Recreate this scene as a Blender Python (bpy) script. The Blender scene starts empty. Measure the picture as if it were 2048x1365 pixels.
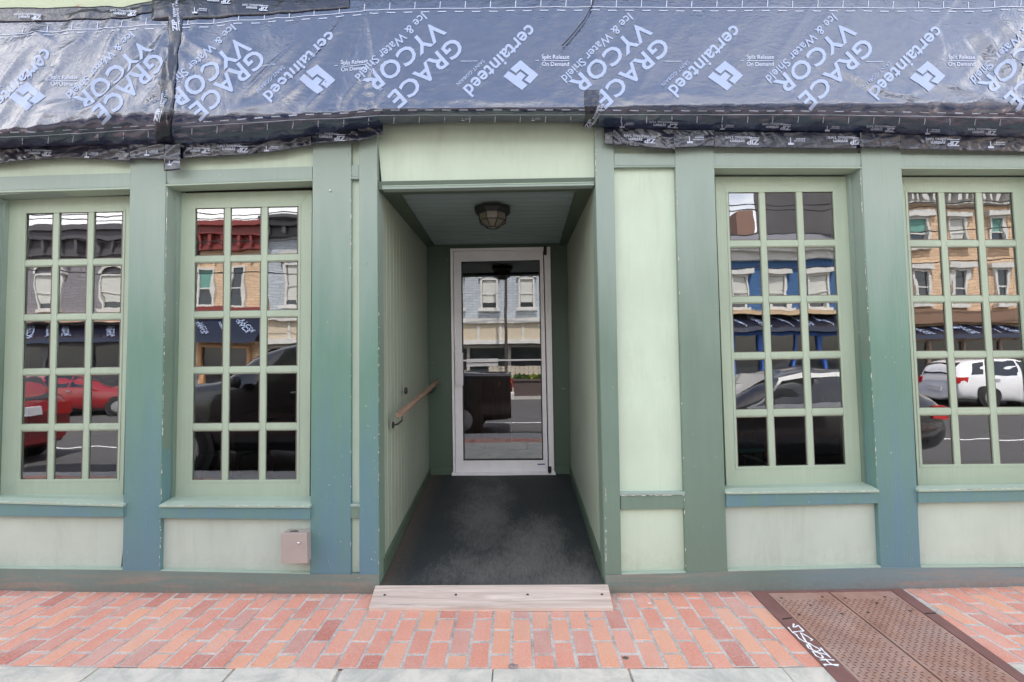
import bpy, bmesh, math, random
import numpy as np
from mathutils import Vector, Matrix
random.seed(7)
SC = bpy.context.scene
COL = SC.collection
rad = math.radians
# ------------------------------------------------------------------ camera
F = 910.0                                   # focal length in photo pixels
PI_, RO, YW = rad(2.40), rad(-0.58), rad(-0.64)
H = 1.55
def rot(d):
    x, y, z = d
    x, z = x*math.cos(RO)-z*math.sin(RO), x*math.sin(RO)+z*math.cos(RO)
    y, z = y*math.cos(PI_)-z*math.sin(PI_), y*math.sin(PI_)+z*math.cos(PI_)
    x, y = x*math.cos(YW)+y*math.sin(YW), -x*math.sin(YW)+y*math.cos(YW)
    return Vector((x, y, z))
def ray(px, py):
    return rot(((px-1024)/F, 1.0, -(py-682.5)/F))
_r = ray(1000, 1187)
D = H/(-_r.z/_r.y)
CAM = Vector((0, -D, H))
def W(px, py, Y=0.0):                       # point seen at (px, py) on the upright plane y = Y
    r = ray(px, py); t = (Y+D)/r.y
    p = CAM+r*t
    return Vector((p.x, Y, p.z))
def GZ(px, py, z=0.0):                      # point seen on the level plane z
    r = ray(px, py); t = (z-H)/r.z
    return CAM+r*t
cd = bpy.data.cameras.new("camera"); cam = bpy.data.objects.new("camera", cd); COL.objects.link(cam)
cd.sensor_width = 36; cd.lens = F/2048*36; cd.clip_start = 0.05; cd.clip_end = 500
R_, U_, F_ = rot((1,0,0)), rot((0,0,1)), rot((0,1,0))
M = Matrix((R_, U_, -F_)).transposed().to_4x4(); M.translation = CAM
cam.matrix_world = M
SC.camera = cam
# ------------------------------------------------------------------ sky and sun
SUN_EL, SUN_AZ = 60, 14                     # sun stands behind the shopfront, a little to the right
w = bpy.data.worlds.new("World"); SC.world = w; w.use_nodes = True
nt = w.node_tree; nt.nodes.clear()
o = nt.nodes.new('ShaderNodeOutputWorld'); bg = nt.nodes.new('ShaderNodeBackground')
sky = nt.nodes.new('ShaderNodeTexSky'); sky.sky_type = 'NISHITA'; sky.sun_disc = False
sky.sun_elevation = rad(SUN_EL); sky.sun_rotation = rad(SUN_AZ); sky.air_density = 1.0; sky.dust_density = 1.5
tc = nt.nodes.new('ShaderNodeTexCoord'); mp = nt.nodes.new('ShaderNodeMapping'); mp.inputs['Scale'].default_value = (1, 1, 2.2)
nz = nt.nodes.new('ShaderNodeTexNoise'); nz.inputs['Scale'].default_value = 1.9; nz.inputs['Detail'].default_value = 7; nz.inputs['Roughness'].default_value = .6
rp = nt.nodes.new('ShaderNodeValToRGB'); rp.color_ramp.elements[0].position = .36; rp.color_ramp.elements[1].position = .62
mx = nt.nodes.new('ShaderNodeMix'); mx.data_type = 'RGBA'
mu = nt.nodes.new('ShaderNodeMath'); mu.operation = 'MULTIPLY'; mu.inputs[1].default_value = .85
nt.links.new(tc.outputs['Generated'], mp.inputs['Vector']); nt.links.new(mp.outputs[0], nz.inputs['Vector'])
nt.links.new(nz.outputs['Fac'], rp.inputs[0]); sx_ = nt.nodes.new('ShaderNodeSeparateXYZ'); nt.links.new(tc.outputs['Generated'], sx_.inputs[0])
mr = nt.nodes.new('ShaderNodeMapRange'); mr.inputs[1].default_value = .55; mr.inputs[2].default_value = .82; mr.inputs[3].default_value = 1; mr.inputs[4].default_value = .15
nt.links.new(sx_.outputs['Z'], mr.inputs[0]); m2_ = nt.nodes.new('ShaderNodeMath'); m2_.operation = 'MULTIPLY'
nt.links.new(rp.outputs[0], m2_.inputs[0]); nt.links.new(mr.outputs[0], m2_.inputs[1]); nt.links.new(m2_.outputs[0], mu.inputs[0]); nt.links.new(mu.outputs[0], mx.inputs['Factor'])
nt.links.new(sky.outputs[0], mx.inputs['A']); mx.inputs['B'].default_value = (11.6, 10.9, 10.1, 1)
nt.links.new(mx.outputs['Result'], bg.inputs[0]); bg.inputs[1].default_value = .15
nt.links.new(bg.outputs[0], o.inputs[0])
sd = bpy.data.lights.new("sun", 'SUN'); sd.energy = 3.7; sd.angle = rad(.5); sd.color = (1, .95, .87)
so = bpy.data.objects.new("sun", sd); COL.objects.link(so)
e, a = rad(SUN_EL), rad(SUN_AZ)
sv = Vector((math.sin(a)*math.cos(e), math.cos(a)*math.cos(e), math.sin(e)))
so.rotation_euler = sv.to_track_quat('Z', 'Y').to_euler(); so.location = (0, 0, 30)
SC.view_settings.view_transform = 'Standard'; SC.view_settings.look = 'None'
SC.view_settings.exposure = 1.88; SC.view_settings.gamma = 1
# ------------------------------------------------------------------ helpers
class MB:
    def __init__(s): s.v = []; s.f = []; s.r = []; s._r = 0.0; s.sm = []
    def poly(s, pts, r=None, smooth=False):
        n = len(s.v); s.v += [tuple(p) for p in pts]; s.f.append(tuple(range(n, n+len(pts)))); s.r.append(s._r if r is None else r); s.sm.append(smooth)
    def box(s, x0, x1, y0, y1, z0, z1, r=None):
        s.hexa([(x0,y0,z0),(x1,y0,z0),(x1,y0,z1),(x0,y0,z1)], [(x0,y1,z0),(x1,y1,z0),(x1,y1,z1),(x0,y1,z1)], r)
    def hexa(s, a, b, r=None):              # a = front ring, b = back ring
        n = len(s.v); k = len(a); s.v += [tuple(p) for p in a]+[tuple(p) for p in b]
        s.f.append(tuple(range(n, n+k))); s.f.append(tuple(range(n+2*k-1, n+k-1, -1)))
        for i in range(k):
            j = (i+1) % k; s.f.append((n+j, n+i, n+k+i, n+k+j))
        for _ in range(k+2): s.r.append(s._r if r is None else r); s.sm.append(False)
    def grid(s, P, closed_u=False, closed_v=False, smooth=True):   # P[i][j]
        n = len(s.v); a = len(P); b = len(P[0])
        for row in P: s.v += [tuple(p) for p in row]
        for i in range(a if closed_u else a-1):
            for j in range(b if closed_v else b-1):
                i2, j2 = (i+1) % a, (j+1) % b
                s.f.append((n+i*b+j, n+i*b+j2, n+i2*b+j2, n+i2*b+j)); s.r.append(s._r); s.sm.append(smooth)
    def tube(s, pts, rr, k=8, smooth=True, cap=True):
        pts = [Vector(p) for p in pts]; P = []
        for i, p in enumerate(pts):
            d = (pts[min(i+1, len(pts)-1)]-pts[max(i-1, 0)]).normalized()
            up = Vector((0, 0, 1)) if abs(d.z) < .9 else Vector((1, 0, 0))
            a = d.cross(up).normalized(); b = d.cross(a)
            r0 = rr[i] if isinstance(rr, (list, tuple)) else rr
            P.append([p+(a*math.cos(2*math.pi*q/k)+b*math.sin(2*math.pi*q/k))*r0 for q in range(k)])
        s.grid(P, closed_v=True, smooth=smooth)
        if cap: s.poly(P[0]); s.poly(P[-1][::-1])
    def lathe(s, prof, c, axis='z', k=24, smooth=True):     # prof: (r, h)
        P = []
        for r0, h in prof:
            row = []
            for q in range(k):
                t = 2*math.pi*q/k; u, v_ = r0*math.cos(t), r0*math.sin(t)
                if axis == 'z': row.append((c[0]+u, c[1]+v_, c[2]+h))
                elif axis == 'y': row.append((c[0]+u, c[1]+h, c[2]+v_))
                else: row.append((c[0]+h, c[1]+u, c[2]+v_))
            P.append(row)
        s.grid(P, closed_v=True, smooth=smooth); s.poly(P[0][::-1]); s.poly(P[-1])
    def build(s, name, mat, parent=None, bevel=0, loc=None, recalc=True):
        me = bpy.data.meshes.new(name); me.from_pydata(s.v, [], s.f); me.update()
        at = me.attributes.new('rnd', 'FLOAT', 'FACE'); at.data.foreach_set('value', s.r)
        me.polygons.foreach_set('use_smooth', s.sm)
        if recalc:
            bm = bmesh.new(); bm.from_mesh(me); bmesh.ops.recalc_face_normals(bm, faces=bm.faces); bm.to_mesh(me); bm.free()
        ob = bpy.data.objects.new(name, me); COL.objects.link(ob)
        if mat: me.materials.append(mat)
        if bevel:
            m = ob.modifiers.new('bevel', 'BEVEL'); m.width = bevel; m.segments = 2; m.limit_method = 'ANGLE'; m.angle_limit = rad(40)
        if parent:
            ob.parent = parent; ob.matrix_parent_inverse = Matrix.Translation(-parent.location)
        return ob
def tag(o, label, cat, group=None, kind=None):
    if label: o['label'] = label
    if cat: o['category'] = cat
    if group: o['group'] = group
    if kind: o['kind'] = kind
    return o
def thing(name, label, cat, loc=(0,0,0), group=None):
    o = bpy.data.objects.new(name, None); COL.objects.link(o); o.location = loc; o.empty_display_size = .2
    return tag(o, label, cat, group)
def lerp(a, b, t): return a+(b-a)*t
def wq(a, b, Y): return [W(a[0], a[1], Y), W(b[0], a[1], Y), W(b[0], b[1], Y), W(a[0], b[1], Y)]
# slab between a photo-space quad (tl, tr, br, bl) on plane y=Y going back by dep
def slab(mb, q, Y, dep, r=None):
    a = [W(x, y, Y) for x, y in q]; b = [Vector((p.x, Y+dep, p.z)) for p in a]
    mb.hexa(a, b, r)
# ------------------------------------------------------------------ materials
def newmat(name):
    m = bpy.data.materials.new(name); m.use_nodes = True; n = m.node_tree; n.nodes.clear()
    o = n.nodes.new('ShaderNodeOutputMaterial'); p = n.nodes.new('ShaderNodeBsdfPrincipled'); n.links.new(p.outputs[0], o.inputs[0])
    return m, n, p, o
def N(n, t, **k):
    x = n.nodes.new('ShaderNode'+t)
    for a, b in k.items():
        if a in x.inputs: x.inputs[a].default_value = b
        else: setattr(x, a, b)
    return x
def noise(n, scale, detail=4, rough=.55, sc=(1,1,1), co='Object', dist=0):
    tc = N(n, 'TexCoord'); mp = N(n, 'Mapping'); mp.inputs['Scale'].default_value = sc
    if co == 'World':
        g = N(n, 'NewGeometry'); n.links.new(g.outputs['Position'], mp.inputs[0])
    else: n.links.new(tc.outputs[co], mp.inputs[0])
    z = N(n, 'TexNoise'); z.inputs['Scale'].default_value = scale; z.inputs['Detail'].default_value = detail; z.inputs['Roughness'].default_value = rough; z.inputs['Distortion'].default_value = dist
    n.links.new(mp.outputs[0], z.inputs[0]); return z.outputs['Fac']
def ramp(n, src, a, b, c0=(0,0,0,1), c1=(1,1,1,1)):
    r = N(n, 'ValToRGB'); r.color_ramp.elements[0].position = a; r.color_ramp.elements[1].position = b
    r.color_ramp.elements[0].color = c0; r.color_ramp.elements[1].color = c1
    n.links.new(src, r.inputs[0]); return r.outputs[0]
def mix(n, f, a, b, mode='MIX'):
    m = N(n, 'Mix'); m.data_type = 'RGBA'; m.blend_type = mode
    for s, v in (('Factor', f), ('A', a), ('B', b)):
        if isinstance(v, (int, float)): m.inputs[s].default_value = v
        elif isinstance(v, tuple): m.inputs[s].default_value = v if len(v) == 4 else (*v, 1)
        else: n.links.new(v, m.inputs[s])
    return m.outputs['Result']
def math_(n, op, a, b=None):
    m = N(n, 'Math'); m.operation = op
    for i, v in enumerate((a, b)):
        if v is None: continue
        if isinstance(v, (int, float)): m.inputs[i].default_value = v
        else: n.links.new(v, m.inputs[i])
    return m.outputs[0]
def bump(n, p, h, strength=.3, dist=.01):
    b = N(n, 'Bump'); b.inputs['Strength'].default_value = strength; b.inputs['Distance'].default_value = dist
    n.links.new(h, b.inputs['Height']); n.links.new(b.outputs[0], p.inputs['Normal']); return b
def scl(c, k): return tuple(x*k for x in c)
def simple(name, c, rough=.6, metal=0, var=.12, vs=6, bs=0, bscale=40, spec=.5):
    m, n, p, o = newmat(name)
    f = noise(n, vs, 5)
    n.links.new(mix(n, f, scl(c, 1-var), scl(c, 1+var)), p.inputs['Base Color'])
    p.inputs['Roughness'].default_value = rough; p.inputs['Metallic'].default_value = metal
    p.inputs['Specular IOR Level'].default_value = spec
    if bs: bump(n, p, noise(n, bscale, 4), bs, .005)
    return m
def paint(name, c, blue=None, top=None, grain=(26, 26, 1.2), rough=.5, stain=.35, streak=.5):
    m, n, p, o = newmat(name)
    g = N(n, 'NewGeometry')
    s1 = noise(n, 1, 5, .6, grain, 'World')
    s2 = noise(n, 1.3, 4, .6, (1,1,1), 'World')
    col = mix(n, ramp(n, s1, .3, .7), scl(c, .92), scl(c, 1.05))
    col = mix(n, ramp(n, s2, .35, .7), col, scl(c, .88))
    if top:  # paler upper part puts the light on the upper facade into the colour
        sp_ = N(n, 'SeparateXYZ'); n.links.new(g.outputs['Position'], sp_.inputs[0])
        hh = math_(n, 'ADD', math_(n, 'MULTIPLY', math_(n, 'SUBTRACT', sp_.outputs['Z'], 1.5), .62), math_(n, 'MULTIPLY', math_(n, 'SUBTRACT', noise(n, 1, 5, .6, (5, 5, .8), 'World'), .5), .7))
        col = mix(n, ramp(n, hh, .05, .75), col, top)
    if blue:  # bluer towards the foot, broken up by upright streaks
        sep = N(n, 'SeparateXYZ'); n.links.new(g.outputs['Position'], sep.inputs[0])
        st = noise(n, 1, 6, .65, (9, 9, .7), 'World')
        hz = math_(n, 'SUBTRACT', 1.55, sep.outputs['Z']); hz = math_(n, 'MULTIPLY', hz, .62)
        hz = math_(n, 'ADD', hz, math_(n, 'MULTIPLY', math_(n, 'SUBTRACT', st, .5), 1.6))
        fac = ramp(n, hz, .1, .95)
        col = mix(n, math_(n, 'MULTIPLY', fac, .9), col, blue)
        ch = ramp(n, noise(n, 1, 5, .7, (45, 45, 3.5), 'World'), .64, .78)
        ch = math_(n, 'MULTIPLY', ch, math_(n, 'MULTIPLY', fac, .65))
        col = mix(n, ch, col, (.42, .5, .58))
    sp = ramp(n, noise(n, 38, 2, .5, (1,1,1), 'World'), .74, .77)      # small chips
    col = mix(n, math_(n, 'MULTIPLY', sp, .35), col, (.62, .6, .55))
    dk = ramp(n, noise(n, 23, 3, .5, (1,1,.6), 'World'), .72, .76)
    col = mix(n, math_(n, 'MULTIPLY', dk, stain), col, scl(c, .45))
    if name.startswith('pale'):
        dr = noise(n, 1, 6, .75, (7, 7, 1.1), 'World', dist=.6)
        col = mix(n, math_(n, 'MULTIPLY', ramp(n, dr, .50, .72), .30), col, scl((c[0]*.92, c[1]*.86, c[2]*.86), .72))
        spz = N(n, 'SeparateXYZ'); n.links.new(g.outputs['Position'], spz.inputs[0])
        low = math_(n, 'ADD', math_(n, 'MULTIPLY', math_(n, 'SUBTRACT', .30, spz.outputs['Z']), 3.2), math_(n, 'MULTIPLY', math_(n, 'SUBTRACT', noise(n, 14, 6, .8, (1,1,1), 'World'), .5), 1.6))
        col = mix(n, math_(n, 'MULTIPLY', ramp(n, low, .15, 1.0), .38), col, (.24, .22, .17))
    n.links.new(col, p.inputs['Base Color'])
    n.links.new(ramp(n, s1, .2, .8, (rough-.08,)*3+(1,), (rough+.12,)*3+(1,)), p.inputs['Roughness'])
    bump(n, p, noise(n, 1, 5, .6, (90, 90, 3.5), 'World'), .45, .004)
    return m
def base_mat(name, c, worn):                # foot board: paint scuffed down to wood near the paving
    m, n, p, o = newmat(name)
    g = N(n, 'NewGeometry'); sep = N(n, 'SeparateXYZ'); n.links.new(g.outputs['Position'], sep.inputs[0])
    s1 = noise(n, 1, 6, .7, (1.5, 20, 22), 'World', dist=1.2); s2 = noise(n, 3, 5, .6, (1,1,1), 'World')
    col = mix(n, s2, scl(c, .8), scl(c, 1.15))
    xb = ramp(n, math_(n, 'MULTIPLY', sep.outputs['X'], .25), .42, .5)
    col = mix(n, math_(n, 'MULTIPLY', xb, .75), col, (.155, .215, .235))
    hz = math_(n, 'MULTIPLY', math_(n, 'SUBTRACT', .13, sep.outputs['Z']), 4)
    f = math_(n, 'MULTIPLY', ramp(n, s1, .47, .58), ramp(n, math_(n, 'ADD', hz, math_(n, 'MULTIPLY', s2, .5)), .08, .45))
    f = math_(n, 'MULTIPLY', f, ramp(n, noise(n, 1.1, 3, .5, (1,1,1), 'World'), .36, .54))
    col = mix(n, math_(n, 'MULTIPLY', f, .45), col, worn)
    d = ramp(n, math_(n, 'ADD', hz, math_(n, 'MULTIPLY', noise(n, 30, 4, .7, (1,1,1), 'World'), .9)), .6, 1.0)
    col = mix(n, math_(n, 'MULTIPLY', d, .55), col, (.15, .13, .11))
    n.links.new(col, p.inputs['Base Color']); p.inputs['Roughness'].default_value = .7
    bump(n, p, s1, .4, .004); return m
PALE = (.52, .61, .48); MID = (.125, .235, .180); SASH = (.375, .445, .335); DARK = (.20, .275, .225)
m_pale = paint('pale_green_paint', PALE, grain=(5, 5, 2), stain=.12)
m_paleblue = paint('pale_grey_green_paint', (.48, .545, .465), grain=(4, 4, 3), stain=.3)
m_blue = paint('green_to_blue_paint', MID, top=(.265, .33, .285), blue=(.105, .195, .25))
m_green = paint('green_paint', (.150, .215, .165), top=(.265, .33, .29))
m_greentop = paint('grey_green_paint', (.29, .36, .315))
m_sash = paint('sash_paint', SASH, stain=.1)
m_sill = paint('sill_paint', (.35, .43, .34), stain=.2)
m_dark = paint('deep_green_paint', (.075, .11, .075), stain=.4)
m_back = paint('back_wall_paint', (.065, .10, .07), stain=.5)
m_board = paint('recess_board_paint', (.31, .355, .275), stain=.35)
m_ceil = paint('ceiling_paint', (.25, .32, .31), grain=(1.2, 26, 26))
m_base = base_mat('foot_board_paint', (.15, .20, .175), (.36, .21, .16))
def glassmat(name, ior, tint=.8, warp=.02, ws=2.2):
    m = bpy.data.materials.new(name); m.use_nodes = True; n = m.node_tree; n.nodes.clear()
    o = N(n, 'OutputMaterial'); t = N(n, 'BsdfTransparent'); t.inputs[0].default_value = (tint, tint*1.01, tint*.99, 1)
    g = N(n, 'BsdfGlossy'); g.inputs['Roughness'].default_value = 0.0; g.inputs['Color'].default_value = (.96, .97, 1, 1)
    f = N(n, 'Fresnel'); f.inputs['IOR'].default_value = ior; mm = N(n, 'MixShader')
    b = N(n, 'Bump'); b.inputs['Strength'].default_value = 1; b.inputs['Distance'].default_value = warp
    n.links.new(noise(n, ws, 1.5, .4, (1.0, 1.0, .8)), b.inputs['Height'])
    n.links.new(b.outputs[0], g.inputs['Normal'])
    n.links.new(f.outputs[0], mm.inputs[0]); n.links.new(t.outputs[0], mm.inputs[1]); n.links.new(g.outputs[0], mm.inputs[2]); n.links.new(mm.outputs[0], o.inputs[0])
    return m
m_glass = glassmat('window_glass', 2.9, .8, .0009, 4.5)
m_doorglass = glassmat('door_glass', 2.8, .75, .0006, 2.0)
m_putty = simple('dark_putty', (.12, .10, .08))
m_alu = simple('worn_aluminium', (.80, .77, .78), .45, .0, .10, 9, .12, 120)
m_black = simple('black_iron', (.012, .012, .013), .5)
m_lampglass = simple('amber_lamp_glass', (.15, .135, .10), .3)
m_wood = None
def woodmat(name, c, c2, sc=(2, 30, 30), rough=.75, bs=.5):
    m, n, p, o = newmat(name)
    g = noise(n, 1, 6, .65, sc, 'Object', dist=.8); k = ramp(n, noise(n, 1, 5, .7, tuple(x*1.7 for x in sc)), .60, .72)
    col = mix(n, ramp(n, g, .3, .7), c, c2); col = mix(n, math_(n, 'MULTIPLY', k, .55), col, scl(c, .38))
    n.links.new(col, p.inputs['Base Color']); p.inputs['Roughness'].default_value = rough; bump(n, p, g, bs, .004); return m
m_plank = woodmat('weathered_plank', (.42, .32, .26), (.72, .60, .51), (1.3, 26, 26))
m_rail = woodmat('weathered_handrail', (.17, .10, .065), (.34, .235, .165), (26, 2, 26))
m_brown = woodmat('dark_brown_wood', (.13, .036, .026), (.22, .065, .045), (20, 20, 2), .35, .1)
m_steel = simple('brushed_box_steel', (.43, .37, .335), .40, .3, .08, 5)
m_chrome = simple('chrome', (.75, .75, .75), .12, 1)
# ------------------------------------------------------------------ paving
def zs(x): return .016*(min(abs(x), 6)/3.3)**2*2.0       # the pavement rises a little to both sides
def brickmat():
    m, n, p, o = newmat('clay_paver')
    at = N(n, 'Attribute'); at.attribute_name = 'rnd'
    r = N(n, 'ValToRGB'); cr = r.color_ramp; cr.interpolation = 'LINEAR'
    cols = [(0, (.44, .09, .055)), (.14, (.63, .21, .135)), (.35, (.73, .26, .155)), (.55, (.76, .31, .20)), (.75, (.78, .34, .175)), (.9, (.70, .29, .20)), (1, (.52, .24, .19))]
    cr.elements[0].position = 0; cr.elements[0].color = (*cols[0][1], 1); cr.elements[1].position = 1; cr.elements[1].color = (*cols[-1][1], 1)
    for ps, c in cols[1:-1]: e = cr.elements.new(ps); e.color = (*c, 1)
    n.links.new(at.outputs['Fac'], r.inputs[0])
    f = noise(n, 75, 4, .8); f2 = noise(n, 190, 3, .8); f3 = noise(n, 2.2, 5, .6)
    col = mix(n, ramp(n, f, .3, .75), r.outputs[0], (.66, .42, .34), 'MIX')
    col = mix(n, .62, r.outputs[0], col)
    col = mix(n, math_(n, 'MULTIPLY', ramp(n, noise(n, 120, 3, .8), .62, .66), .3), col, (.30, .13, .09))
    col = mix(n, math_(n, 'MULTIPLY', ramp(n, f2, .58, .64), .6), col, (.85, .72, .64))
    col = mix(n, math_(n, 'MULTIPLY', ramp(n, f3, .45, .72), .32), col, (.66, .52, .46))
    col = mix(n, math_(n, 'MULTIPLY', ramp(n, noise(n, 9, 3, .6), .70, .74), .5), col, (.12, .09, .08))
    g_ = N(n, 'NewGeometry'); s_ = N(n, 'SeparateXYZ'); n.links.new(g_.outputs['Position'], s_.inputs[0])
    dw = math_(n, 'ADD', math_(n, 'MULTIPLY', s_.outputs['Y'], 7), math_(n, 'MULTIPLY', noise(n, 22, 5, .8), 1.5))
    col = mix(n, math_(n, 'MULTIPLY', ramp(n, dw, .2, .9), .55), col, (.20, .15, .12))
    n.links.new(col, p.inputs['Base Color']); p.inputs['Roughness'].default_value = .82
    bump(n, p, f, .9, .006); return m
def mortarmat():
    m, n, p, o = newmat('mortar'); f = noise(n, 90, 4, .7); f2 = noise(n, 3, 4)
    col = mix(n, ramp(n, f, .3, .7), (.44, .39, .35), (.70, .64, .58)); col = mix(n, ramp(n, noise(n, 7, 5, .75), .42, .7), col, (.30, .255, .22))
    n.links.new(col, p.inputs['Base Color']); p.inputs['Roughness'].default_value = .9; bump(n, p, f, .6, .004); return m
m_brick, m_mortar = brickmat(), mortarmat()
def stonemat():
    m, n, p, o = newmat('bluestone'); at = N(n, 'Attribute'); at.attribute_name = 'rnd'
    r = ramp(n, at.outputs['Fac'], 0, 1, (.66, .585, .47, 1), (.63, .59, .50, 1))
    f = noise(n, 4, 7, .75, dist=.8); f2 = noise(n, 90, 3, .8)
    col = mix(n, ramp(n, f, .42, .62), r, (.40, .39, .33)); col = mix(n, math_(n, 'MULTIPLY', f2, .3), col, (.70, .66, .60))
    n.links.new(col, p.inputs['Base Color']); p.inputs['Roughness'].default_value = .8; bump(n, p, f, .5, .01); return m
m_stone = stonemat()
YB = GZ(1030, 1337).y                       # front edge of the brick band
def bent_sheet(name, y0, y1, z, mat, label=None, x0=-14, x1=14, nx=56):
    b = MB(); P = []
    for i in range(nx+1):
        x = x0+(x1-x0)*i/nx; P.append([(x, y0, z+zs(x)), (x, y1, z+zs(x))])
    b.grid(P, smooth=False); o = b.build(name, mat); tag(o, label, None, None, 'structure'); return o
bent_sheet('mortar_bed', YB, .12, -.0025, m_mortar, 'pale grey mortar between the red pavers')
hx = [GZ(1497, 1181.5), GZ(1792, 1176.5), GZ(2048, 1359.5), GZ(1672.5, 1365)]   # cellar hatch corners
def inhatch(x, y):
    def side(p, q): return (q.x-p.x)*(y-p.y)-(q.y-p.y)*(x-p.x)
    return side(hx[0], hx[3]) > -.005 and side(hx[1], hx[2]) < .005
def bricks(name, y_top, y_bot, x0, x1, lbl):
    bm = bmesh.new(); lay = bm.faces.layers.float.new('rnd')
    L, Wd, j = .203, .0985, .0135; px = Wd+j; pl = L+.016
    i = 0; x = x0
    while x < x1:
        yy = y_top+(0 if i % 2 else pl/2)
        xo = random.uniform(-.0012, .0012)
        while yy > y_bot+.02:
            a, b_ = min(yy, y_top), max(yy-L, y_bot)
            if a-b_ > .02:
                cx, cy = x+Wd/2, (a+b_)/2
                if not (inhatch(x+.045, cy) or inhatch(x+Wd-.045, cy)):
                    dz = random.uniform(-.0015, .0018); rr = min(1, max(0, random.random()))
                    q = .003; sk = random.uniform(-.0015, .0015)
                    top = [(x+xo+q, b_+q), (x+xo+Wd-q, b_+q+sk), (x+xo+Wd-q, a-q), (x+xo+q, a-q+sk)]
                    bot = [(x+xo, b_), (x+xo+Wd, b_), (x+xo+Wd, a), (x+xo, a)]
                    z1 = zs(cx)+dz
                    vt = [bm.verts.new((p[0], p[1], z1)) for p in top]; vb = [bm.verts.new((p[0], p[1], z1-.006)) for p in bot]; vc = [bm.verts.new((p[0], p[1], z1-.03)) for p in bot]
                    fs = [bm.faces.new(vt)]
                    for k in range(4):
                        m_ = (k+1) % 4; fs.append(bm.faces.new((vb[k], vb[m_], vt[m_], vt[k]))); fs.append(bm.faces.new((vc[k], vc[m_], vb[m_], vb[k])))
                    for f in fs: f[lay] = rr
            yy -= pl
        x += px; i += 1
    me = bpy.data.meshes.new(name); bm.to_mesh(me); bm.free(); me.materials.append(m_brick)
    o = bpy.data.objects.new(name, me); COL.objects.link(o); tag(o, lbl, None, None, 'structure')
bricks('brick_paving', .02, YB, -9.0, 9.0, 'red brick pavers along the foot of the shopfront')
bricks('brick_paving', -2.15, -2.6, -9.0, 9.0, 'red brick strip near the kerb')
# bluestone flags
def flags():
    b = MB(); jx = [GZ(px, 1335).x for px in (205, 475, 686, 985, 1256, 1560)]
    xs = [jx[0]]
    while xs[0] > -9: xs.insert(0, xs[0]-random.uniform(.5, .75))
    xs += jx[1:]
    while xs[-1] < 9: xs.append(xs[-1]+random.uniform(.5, .8))
    for k in range(2):
        y1, y0 = (YB-.003, YB-.69) if k == 0 else (YB-.70, -2.148)
        off = 0 if k == 0 else .3
        for i in range(len(xs)-1):
            a, c = xs[i]+off+.003, xs[i+1]+off-.003; r = random.random(); dz = random.uniform(0, .004)-.002
            if k == 0 and a > hx[3].x-.5 and c < hx[2].x+.6 and False: continue
            q = random.uniform(-.012, .012)
            top = [(a+.004, y0+.004, zs(a)+dz), (c-.004, y0+.004, zs(c)+dz), (c-.004+q, y1-.004, zs(c)+dz), (a+.004, y1-.004, zs(a)+dz)]
            bot = [(a, y0, -.04), (c, y0, -.04), (c+q, y1, -.04), (a, y1, -.04)]
            b.hexa(top, bot, r)
    o = b.build('flagstone_paving', m_stone); tag(o, 'grey bluestone slabs in front of the brick band', None, None, 'structure')
flags()
bent_sheet('flagstone_bed', -2.62, YB-.001, -.012, m_mortar)
m_concrete = simple('concrete', (.40, .38, .35), .85, 0, .18, 3, .3, 60)
m_asphalt = simple('asphalt', (.070, .068, .068), .9, 0, .25, 1.5, .5, 150)
b = MB(); b.box(-40, 40, -3.25, -2.60, -.3, -.002); tag(b.build('kerb', m_concrete, bevel=.012), 'grey concrete kerb along the road', None, None, 'structure')
b = MB(); b.box(-120, 120, -13.9, -3.24, -.6, -.20); tag(b.build('road', m_asphalt), 'grey asphalt road', None, None, 'structure')
b = MB(); b.box(-60, 60, -17.0, -13.88, -.6, -.06); tag(b.build('far_pavement', m_concrete), 'far pavement across the road', None, None, 'structure')
b = MB(); b.box(-300, 300, -300, 150, -.9, -.61); tag(b.build('ground', simple('soil', (.12, .12, .10), .95)), 'ground', None, None, 'structure')
m_white = simple('white_road_paint', (.7, .7, .68), .7)
b = MB(); b.poly([(-30, -6.35, -.196), (30, -6.35, -.196), (30, -6.25, -.196), (-30, -6.25, -.196)])
for x in range(-24, 30, 7): b.poly([(x, -6.25, -.196), (x+.1, -6.25, -.196), (x+.1, -3.5, -.196), (x, -3.5, -.196)])
tag(b.build('road_marking', m_white), 'white parking lane line on the road', None, None, 'structure')
m_yellow = simple('yellow_road_paint', (.6, .42, .06), .7)
# ------------------------------------------------------------------ the shopfront
shop = thing('shopfront_building', 'green painted timber shopfront with recessed glass door and small-paned windows', 'building', (0, .2, 0))
def part(name, mb, mat, parent=None, label=None, bevel=0, **k):
    o = mb.build(name, mat, parent or shop, bevel=bevel, **k)
    if label: o['label'] = label
    return o
def prt(name, q, Y, dep, mat, label=None, bevel=.0025, parent=None):
    b = MB(); slab(b, q, Y, dep); return part(name, b, mat, parent, label, bevel)
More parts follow.
